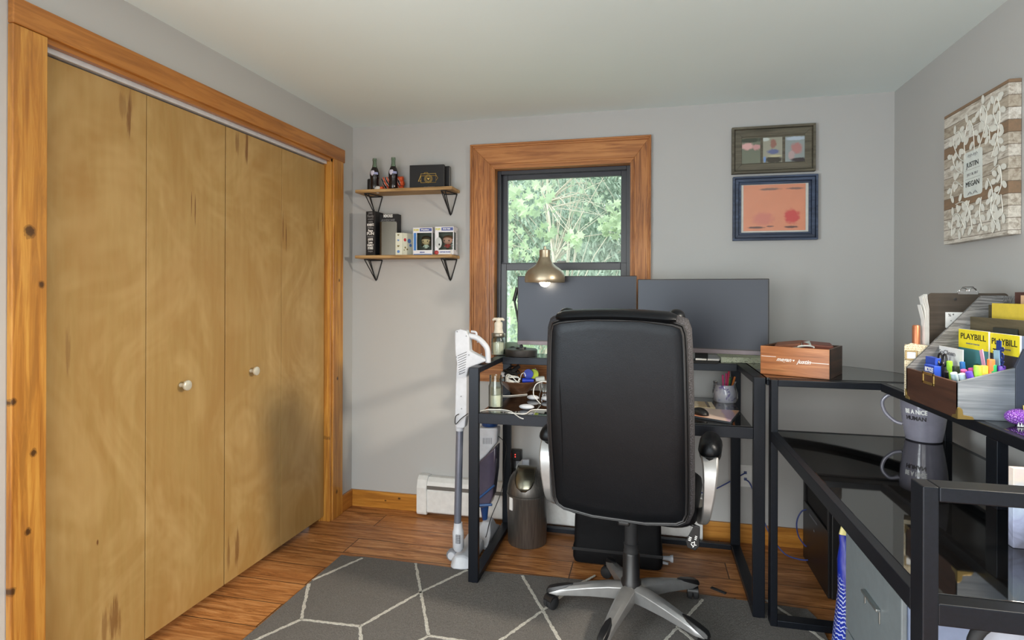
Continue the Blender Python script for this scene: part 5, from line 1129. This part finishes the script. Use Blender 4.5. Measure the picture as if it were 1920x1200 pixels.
# mug on lower surface
p=P_(1740,826,'z',ZS+.001); mx,my=p.x+.010,p.y+.050
t=thing('mug','large lilac-grey mug with white and dark lettering on the lower desk surface','mug',(mx,my,ZS+.0015))
mugm=flat('lilac_grey_glaze',(132,130,144),.18,coat=.5)
MB().lathe([(0,0),(.052,0),(.058,.004),(.066,.05),(.0735,.11),(.0765,.165),(.0765,.178),(.074,.180),(.0715,.176),(.069,.11),(.060,.05),(.052,.010),(0,.008)],n=48).build('body',mugm,t,smooth=True)
hp=crom([(-.070,.03,.150),(-.098,.040,.158),(-.120,.050,.130),(-.112,.047,.090),(-.085,.036,.060),(-.062,.026,.052)],6); MB().tube(hp,.0065,12).build('handle',mugm,t,smooth=True)
def wrap_text(s_,h,r,z,a0,span,mat,sl=0):
    o=text('lettering',s_,h,(0,0,0),(0,0,0),mat,t,width=.072 if s_[0]=='B' else .066,bold=.0008)
    for v in o.data.vertices:
        a=a0+(v.co.x)*span; rr_=r+v.co.z+(v.co.y)*sl; y_=v.co.y; v.co=Vector((rr_*math.cos(a),rr_*math.sin(a),z+y_))
    return o
aa=math.atan2(0-my,0-mx)
wrap_text('BE A NiCE',.015,.0740,.112,aa-.35,13.5,'whiteink',.12); wrap_text('HUMAN',.014,.0718,.088,aa-.35,13.8,flat('mug_dark_ink',(50,46,50),.4),.16)
for px,py,c,nm in ((1708,748,(90,170,60),'green'),(1716,750,(80,150,190),'blue'),(1724,753,(190,60,80),'red')):
    tp=Vector(P_(px,py,'y',my-.02)); tp.x=max(tp.x,mx-.052+(px-1708)*.0012); pen(f'{nm}-capped pen standing in the lilac-grey mug',(mx-.015,my-.02,ZS+.012),tp,c,.0055)
# painting under the shelf
t=thing('canvas_painting','pale watercolour painting standing on the lower surface at the right picture edge','painting',(.80,1.455,ZS+.0015))
g_=G('watercolour'); z=g_.node('ShaderNodeSeparateXYZ'); g_.lk(g_.coord(),z.inputs[0]); n=g_.noise(g_.coord(),18,4,.6,1.5); f=g_.math('ADD',g_.math('MULTIPLY',z.outputs[2],5),g_.math('MULTIPLY',g_.math('SUBTRACT',n,.5),.5))
g_.set(g_.ramp(f,(0,lin(96,96,110)),(.25,lin(150,156,184)),(.5,lin(176,190,206)),(.75,lin(222,208,196)),(.88,lin(216,200,196)),(.97,lin(196,128,128))),.6)
a=P_(1903,1020,'y',1.455); 
MB().box((a.x-.80,0,0),(.25,.018,.171)).build('canvas',g_.m,t,bevel=.001)

# ------------------------------------------------------------------ under and beside the desks
# bin
t=thing('trash_bin','bronze metal swing-top bin under the left of the desk','bin',(-.617,3.015,.001))
st_=G('brushed_bronze'); a_=st_.noise(st_.coord((1,1,.05)),150,3); st_.bump(a_,.05,.001); st_.set(st_.ramp(a_,(.3,lin(106,104,102)),(.7,lin(134,132,128))),.42,.85); BR=st_.m
MB().lathe([(0,0),(.100,0),(.102,.004),(.108,.25),(.110,.254),(.110,.262),(.104,.264),(0,.264)],n=48).build('body',BR,t,smooth=True)
MB().lathe([(.106,.264),(.107,.270),(.104,.300),(.094,.335),(.078,.362),(.052,.384),(.022,.394),(.0,.396)],n=48).build('dome',BR,t,smooth=True)
rings=[]
for k in range(11):
    q=k/10; ang_=R(12+ (78)*q); half=.050*(1 if q>.35 else math.sqrt(max(.02,1-((.35-q)/.36)**2)))
    rings.append([(half*s_, -.1065*math.cos(ang_)*math.sqrt(max(0,1-(half*s_/.107)**2)) ,.268+.131*math.sin(ang_)*math.sqrt(max(0,1-(half*s_*.55/.107)**2))) for s_ in [-1+.25*j for j in range(9)]])
o=MB().loft(rings,closed=False,cap=False).build('swing_flap',flat('flap_metal',(124,122,108),.25,.9),t,smooth=True); sm=o.modifiers.new('k','SOLIDIFY'); sm.thickness=.004; sm.offset=1
pts=[r[0] for r in rings][::-1]+rings[0][1:-1]+[r[-1] for r in rings]; MB().tube(pts,.0018,6).build('flap_gap','plblack',t,smooth=True)
MB(Matrix.Rotation(R(-38),4,'Z')).box((-.014,-.1115,.19),(.008,-.1065,.255)).build('sticker','paper',t)
# heater
t=thing('baseboard_heater','white baseboard heater along the back wall below the window','heater',(-.51,D,.012))
T=Matrix.Translation(-Vector(t.location)); hx0,hx1=-1.322,.289
pf=[(D-.006,.020),(D-.060,.020),(D-.068,.028),(D-.072,.150),(D-.066,.156),(D-.066,.162),(D-.058,.164),(D-.058,.178),(D-.070,.182),(D-.064,.205),(D-.040,.226),(D-.006,.226)]
MB(T).prism(pf[::-1],hx1-hx0-.12,'x',hx0+.06).build('front_cover','whitem',t,bevel=.001)
MB(T).box((hx0+.06,D-.069,.160),(hx1-.06,D-.0585,.181)).build('slot',flat('slot_grey',(110,108,104),.5,.4),t)
for x in (hx0,hx1-.062): MB(T).prism([(D-.002,.012),(D-.074,.012),(D-.080,.026),(D-.080,.168),(D-.066,.214),(D-.046,.234),(D-.002,.234)][::-1],.062,'x',x).build('end_cap','whitem',t,bevel=.003)
# stick vacuum at left
vx,vy=-.872,2.640
t=thing('stick_vacuum','white and grey upright stick vacuum leaning by the left end of the desk','vacuum',(vx,vy,.012))
T=Matrix.Translation(-Vector(t.location)); V=lambda x,y,Y=2.64: Vector(P_(x,y,'y',Y))
body=[(856,620),(866,617),(877,620),(883,632),(884,658),(896,664),(912,672),(914,677),(901,682),(882,690),(879,704),(879,775),(876,800),(872,802),(860,802),(857,790),(858,720),(860,680),(857,664),(856,640)]
rev=lambda l: l[::-1]
def outl(l,Y=2.64): return [(V(x,y,Y).x,V(x,y,Y).z) for x,y in l]
MB(T).prism(outl(rev(body)),.05,'y',2.615).build('body','white',t,bevel=.006,seg=3)
lp_=[V(880,630),V(895,634),V(908,645),V(915,657),V(916,680)]; lp_=[p+Vector((0,0,0)) for p in crom(lp_,6)]
MB(T).tube([tuple(p) for p in lp_],.0135,12).build('grip_loop','white',t,smooth=True)
MB(T).tube([tuple(p) for p in crom([V(884,622),V(893,624),V(894,632)],5)],.0055,8).build('trigger','white',t,smooth=True)
mb=MB(T)
for i in range(9): 
    q=V(866+i*0,663+i*4.5); mb.obox((q.x+.012,2.6142,q.z),(.050-.002*i,.0012,.0022),(0,R(-24),0))
mb.build('vent_slots','plblackm',t)
mb=MB(T)
for x,y in ((861,622),(878,630),(860,669),(883,665),(866,700),(869,742),(870,765),(899,641),(906,663)):
    q=V(x,y); mb.tube([(q.x,2.612,q.z),(q.x,2.616,q.z)],.0028,8)
mb.build('screws','gray',t)
q0=V(864,800); q1=V(861,985)
MB(T).tube([(q0.x,2.64,q0.z-.0),(q1.x,2.64,q1.z)],.0175,20).build('tube',flat('grey_blue_tube',(120,126,142),.3,.5),t,smooth=True)
MB(T).tube([(q0.x,2.64,q0.z+.03),(q0.x,2.64,q0.z-.02)],[.024,.020],20).build('collar','white',t,smooth=True)
q1=V(862,985); q2=V(863,1033)
MB(T).tube([(q1.x,2.64,q1.z+.012),(q1.x,2.64,q1.z-.016),(q1.x+.0,2.64,q1.z-.03),(q2.x,2.64,q2.z+.015),(q2.x,2.64,q2.z)],[.020,.022,.027,.027,.018],16).build('joint','white',t,smooth=True)
mb=MB(T); 
for i in range(5): mb.tube([(q1.x-.002,2.612,q1.z-.04-.008*i),(q1.x+.018,2.612,q1.z-.04-.008*i)],.005,8)
mb.build('bellows','gray',t,smooth=True)
wv_=Vector(P_(850,1043,'z',.038)); wy=wv_.y; MB(T).tube([(wv_.x,wy,.038),(wv_.x,wy+.004,.038),(wv_.x,wy+.025,.038)],[.025,.0285,.0285],28).build('wheel','gray',t,smooth=True); MB(T).tube([(wv_.x,wy-.005,.038),(wv_.x,wy+.002,.038)],[.018,.020],24).build('wheel_hub','white',t,smooth=True)
MB(T).loft([[(x_,2.60+q_,.013),(x_,2.86,.013),(x_,2.85,h_),(x_,2.63+q_,h_-.012)] for x_,q_,h_ in ((wv_.x+.012,.02,.050),(wv_.x+.035,0,.075),(wv_.x+.075,0,.080),(wv_.x+.118,.02,.055))]).build('floor_head','white',t,bevel=.008,smooth=True)
cable('thin black cord looped round the stick vacuum',[V(862,777,2.60),V(856,782,2.60),V(856,796,2.60),V(866,786,2.60),V(879,776,2.60)],'cable_k',.0022,'cord').parent=t
# second cleaner (blue ring)
t=thing('steam_mop','white and clear-tank cleaner with a blue collar, standing behind the desk post','floor cleaner',(-.815,3.0,.001))
T=Matrix.Translation(-Vector(t.location)); V3=lambda x,y: Vector(P_(x,y,'y',3.0))
tp=V3(920,792)
MB(T).lathe([(.040,-.018),(.044,-.012),(.044,.016),(.040,.022),(.0,.022)],(tp.x,3.0,tp.z-.0),28).build('blue_collar','navyt',t,smooth=True)
MB(T).prism([(V3(x,y).x,V3(x,y).z) for x,y in ((901,866),(899,800),(938,800),(936,828),(918,850))][::1],.07,'y',2.965).build('upper_body','white',t,bevel=.01,seg=3)
mb=MB(T)
for i in range(6): q=V3(911+i*3,824); mb.box((q.x,2.963,q.z-.016),(q.x+.003,2.966,q.z+.016))
mb.build('vents','gray',t)
MB(T).loft([[(V3(x0,y0).x,2.955,V3(x0,y0).z),(V3(x1,y1).x,2.955,V3(x1,y1).z),(V3(x1,y1).x,3.045,V3(x1,y1).z),(V3(x0,y0).x,3.045,V3(x0,y0).z)] for x0,y0,x1,y1 in ((899,868,936,832),(898,905,935,880),(900,935,930,925),(906,948,924,945))]).build('clear_tank',flat('smoky_purple_tank',(74,68,86),.12,coat=.5),t,bevel=.008,smooth=True)
mb=MB(T); a=V3(898,935); b=V3(934,904); mb.tube([(a.x,2.948,a.z),(b.x,2.948,b.z)],.006,8); a=V3(898,942); b=V3(930,940); mb.tube([(a.x,2.948,a.z),(b.x,2.948,b.z)],.007,8); mb.build('blue_clips',flat('blue_clip',(40,78,130),.35),t,smooth=True)
a=V3(911,945); b=V3(912,975); MB(T).tube([(a.x,3.0,a.z+.01),(b.x,3.0,.10)],[.026,.014],14).build('neck','navyt',t,smooth=True)
MB(T).loft([[(-.935,2.86,.0),(-.792,2.86,.0),(-.792,3.12,.0),(-.935,3.12,.0)],[(-.935,2.86,.022),(-.792,2.86,.022),(-.792,3.12,.03),(-.935,3.12,.03)],[(-.88,2.93,.05),(-.798,2.93,.05),(-.798,3.06,.06),(-.88,3.06,.06)],[(-.85,2.97,.10),(-.81,2.97,.10),(-.81,3.03,.105),(-.85,3.03,.105)]]).build('floor_head','white',t,bevel=.006,smooth=True)
cable('thin dark cord hanging along the blue-collared cleaner',[(-.775,3.0,.555),(-.735,3.02,.50),(-.745,3.03,.40),(-.765,3.04,.25),(-.80,2.95,.13),(-.795,2.86,.09),(-.80,2.85,.07)],'cable_k',.0022,'cord').parent=t
for c_ in [o for o in bpy.data.objects if o.name.split('.')[0]=='cord']:
    c_.location=c_.location-c_.parent.location
    for k_ in ('label','category'): del c_[k_]
# wall adapters
t=thing('wall_outlet','white outlet cover behind the black adapters by the bin','outlet',(-.735,D,.36)); MB().box((-.036,-.006,-.058),(.036,0,.058)).build('plate','whitem',t,bevel=.002); MB().box((-.017,-.0085,.008),(.017,-.006,.042)).box((-.017,-.0085,-.042),(.017,-.006,-.008)).build('sockets','white',t,bevel=.001)
t=thing('power_adapter','black power adapter block with small lights plugged in above the bin','adapter',(-.718,D-.0105,.30))
MB().box((-.055,-.048,.06),(.02,0,.120)).box((-.078,-.050,.01),(-.018,0,.085)).box((-.055,-.045,-.04),(-.018,0,.012)).build('block','plblack',t,bevel=.006)
MB().ball((-.062,-.0505,.022),(.003,.002,.003)).build('green_light',emis('green_led',(40,255,120),3),t); MB().ball((-.012,-.0485,.098),(.003,.002,.003)).ball((-.012,-.0485,.085),(.003,.002,.003)).build('red_light',emis('red_led',(255,60,50),3),t)
o=MB().box((-.020,-.03,-.017),(.020,.0,.017)).build('usb_charger','white',None,bevel=.004); o.location=(-.665,D-.068,.365); o.rotation_euler=(0,0,.15); tag(o,'small white charger cube plugged in above the bin','charger')
cable('white charging cord from the white cube down behind the bin',[(-.686,D-.088,.362),(-.705,D-.095,.357),(-.715,D-.095,.33),(-.715,D-.095,.29)])
# bag on the floor
t=thing('fabric_bag','soft black fabric footrest bag on the floor under the desk','bag',(-.139,2.95,.001))
vb=G('black_velvet'); n=vb.noise(vb.coord(),5,3); vb.bump(n,.5,.03); vb.set(lin(7,7,10),.75,spec=.2); 
MB().loft([[(x*s_,y*s2,z) for x,y in rrect(.43,.23,.03,4)] for z,s_,s2 in ((0,.97,.95),(.02,1,1),(.07,1.0,1.0),(.085,.975,.93),(.20,.965,.9),(.262,.95,.88),(.275,.90,.8),(.278,.6,.5))]).build('bag',vb.m,t,smooth=True)
MB().box((-.216,-.117,.060),(.216,-.112,.075)).build('front_seam','plblackm',t,bevel=.002)
p=P_(1256,1046,'z',.02); t=thing('white_plug','small white plug lying beside the black bag','plug',(p.x,p.y,.001)); MB().tube([(-.03,.0,.022),(.008,0,.022),(.012,0,.022),(.024,0,.022)],[.009,.012,.016,.018],14).build('plug','white',t,smooth=True); MB().tube([(-.03,-.02,.009),(0,-.03,.009)],[.008,.006],10).build('prongs','white',t,smooth=True)
p=P_(1352,1110,'z',.013); o=MB().obox((0,0,.004),(.07,.016,.006),(0,0,-.6)).build('black_strap','plblackm',None,bevel=.002); o.location=(p.x,p.y+.02,.0125); tag(o,'short black strap lying at the back edge of the rug','strap')
# network plate and cables
t=thing('network_plate','white wall plate with two network sockets','wall plate',(.508,D,.353)); MB().box((-.035,-.005,-.058),(.035,0,.058)).build('plate','whitem',t,bevel=.002); MB().box((-.006,-.012,.012),(.008,-.005,.026)).box((-.006,-.012,-.022),(.008,-.005,-.008)).build('jacks',flat('jack_blue',(90,100,140),.5),t,bevel=.001)
cable('blue network cable going left from the wall plate behind the chair',[(.508,D-.015,.372),(.48,D-.03,.36),(.41,D-.06,.325),(.33,D-.09,.29),(.24,D-.11,.27)],'cable_b',.0032,'network_cable')
B=lambda x,y,Y: Vector(P_(x,y,'y',Y))
cable('blue network cable from the lower socket to the black office machine',[(.508,D-.015,.338),(.53,D-.03,.32),(.56,D-.07,.24),(.60,D-.12,.12),(.66,D-.18,.04),(.72,D-.22,.032),(.757,D-.24,.04)],'cable_b',.0035,'network_cable')
cable('blue network cable looping at the side of the black office machine',[B(1520,951,3.1),B(1506,955,3.1),B(1497,975,3.1),B(1500,1000,3.1),B(1512,1018,3.1),B(1519,1022,3.1)],'cable_b',.0035,'network_cable')
# black machine
kx0,kx1,ky0,ky1,kh=.765,.985,2.745,3.165,.415
t=thing('office_machine','black tower-shaped office machine on the floor in the corner','machine',(kx0,ky0,.001)); T=Matrix.Translation((-kx0,-ky0,-.001))
MB(T).box((kx0+.012,ky0,.001),(kx1,ky1,kh)).build('case','plblack',t,bevel=.006)
mb=MB(T); y0_,y1_,z0_,z1_=ky0+.02,ky1-.03,.29,.40
mb.box((kx0,ky0+.004,.004),(kx0+.0115,ky1-.004,z0_)).box((kx0,ky0+.004,z1_),(kx0+.0115,ky1-.004,kh-.002)).box((kx0,ky0+.004,z0_),(kx0+.0115,y0_,z1_)).box((kx0,y1_,z0_),(kx0+.0115,ky1-.004,z1_)); mb.build('front_face','plblack',t,bevel=.002)
MB(T).box((kx0+.0113,y0_,z0_),(kx0+.0119,y1_,z1_)).build('tray_recess','plblackm',t)
mb=MB(T).box((kx0-.0015,ky0+.17,.255),(kx0,ky0+.30,.263)); mb.obox((kx0-.001,ky0+.22,.21),(.002,.012,.004),(R(40),0,0)); mb.build('front_marks','gray',t)
MB(T).box((kx0+.03,ky0+.22,kh),(kx0+.06,ky0+.27,kh+.001)).build('top_label','gray',t)
# filing cabinet
fx0,fx1,fy0,fy1,fh=.592,1.05,1.545,1.962,.602
t=thing('filing_cabinet','blue-grey metal filing cabinet under the right desk','cabinet',(fx0,fy0,.0115)); T=Matrix.Translation((-fx0,-fy0,-.001))
fc=flat('grey_cabinet_enamel',(112,120,124),.45,.1); fcs=flat('blue_grey_cabinet_side',(120,132,158),.5)
MB(T).box((fx0+.014,fy0,.001),(fx1,fy1,fh)).build('carcass',fcs,t,bevel=.002)
for z0_,z1_ in ((.30,fh-.012),(.015,.292)):
    dr=MB(T).box((fx0,fy0+.010,z0_),(fx0+.0135,fy1-.010,z1_)).build('drawer',fc,t,bevel=.003)
    zc_=z1_-.10; mb=MB(T); yc_=(fy0+fy1)/2-.02
    mb.box((fx0-.012,yc_-.055,zc_-.004),(fx0,yc_+.055,zc_+.004)).box((fx0-.004,yc_-.055,zc_-.035),(fx0,yc_-.047,zc_)).box((fx0-.004,yc_+.047,zc_-.035),(fx0,yc_+.055,zc_)); mb.build('handle',flat('dull_nickel',(150,156,156),.3,.8),dr,bevel=.002)
# blue bag between
t=thing('blue_bag','blue plastic bag with white script and a yellow top standing beside the filing cabinet','bag',(.588,2.022,.001))
bb=G('blue_bag_film'); n=bb.noise(bb.coord((1,1,.4)),14,3); bb.bump(n,.5,.02); wv=bb.node('ShaderNodeTexWave',wave_type='BANDS',bands_direction='Z'); bb.lk(bb.coord((1,6,1)),wv.inputs[0]); wv.inputs['Scale'].default_value=24; wv.inputs['Distortion'].default_value=7; wv.inputs['Detail'].default_value=3
sp=bb.spot((-.01,-.01,.30),(.05,.04,.15)); bb.set(bb.mix(bb.math('MULTIPLY',bb.ramp(wv.outputs['Fac'],(.72,0),(.85,.7)),bb.ramp(sp,(.8,1),(1.05,0))),lin(14,38,140),lin(200,208,230)),.3,coat=.4)
MB().loft([[(x,y,z) for x,y in ((0,-.035),(.30,-.035),(.30,.035),(0,.035))] if False else [(cx_+x,y*s_,z) for x,y in rrect(.30,.085,.03,4,.15,0)] for z,s_,cx_ in ((0,.9,0),(.03,1,-.01),(.20,.95,-.012),(.38,.75,.005),(.48,.5,.002),(.53,.25,0.008),(.56,.2,.006))]).build('bag',bb.m,t,smooth=True)
MB().loft([[(cx_+x,y*s_,z) for x,y in rrect(.30,.085,.03,4,.15,0)] for z,s_,cx_ in ((.561,.2,.006),(.60,.22,.016))]).build('yellow_top',flat('pale_yellow_film',(206,196,130),.4),t,smooth=True)
# headphones hanging under the end bar
hp_=Vector(P_(1893,1214,'y',1.20)); t=thing('headphones','black round-cupped headphones hanging under the end bar of the right desk','headphones',(hp_.x,1.20,hp_.z))
ztop=ZS-.043-hp_.z
MB().tube([(.052*math.cos(q)*1.0,.0,.052*math.sin(q)) for q in [2*math.pi*k/28 for k in range(29)]],.011,10).build('ear_pad','plblackm',t,smooth=True)
MB().tube([(0,.004,0),(0,.016,0)],.046,28).build('ear_cup',flat('pale_cup_cloth',(150,156,168),.8),t,smooth=True)
MB().tube(crom([(.0,.02,.055),(.03,.02,ztop*.7),(.09,.02,ztop-.014),(.16,.02,ztop*.7),(.19,.02,.05),(.19,.02,0)],6),.007,8).build('headband','plblack',t,smooth=True)

GROUPS={'pen':'pens standing in the jar and the mug','marker_pen':'markers and pens in the organizer tray','paper_sheaf':'white sheets beside the clipboard','theatre_programme':'theatre programmes in the organizer','monitor':'the two black monitors','wall_shelf':'rustic shelves on the back wall','word_print_box':'word-printed boxes on the lower shelf','white_remote':'white oval remotes on the desk','card_box':'blue card boxes in the organizer tray','charger':'plug adapters in the bowl','picture_frame':'picture frames on the back wall'}
for o in bpy.data.objects:
    k=o.name.split('.')[0]
    if o.parent is None and k in GROUPS: o['group']=GROUPS[k]
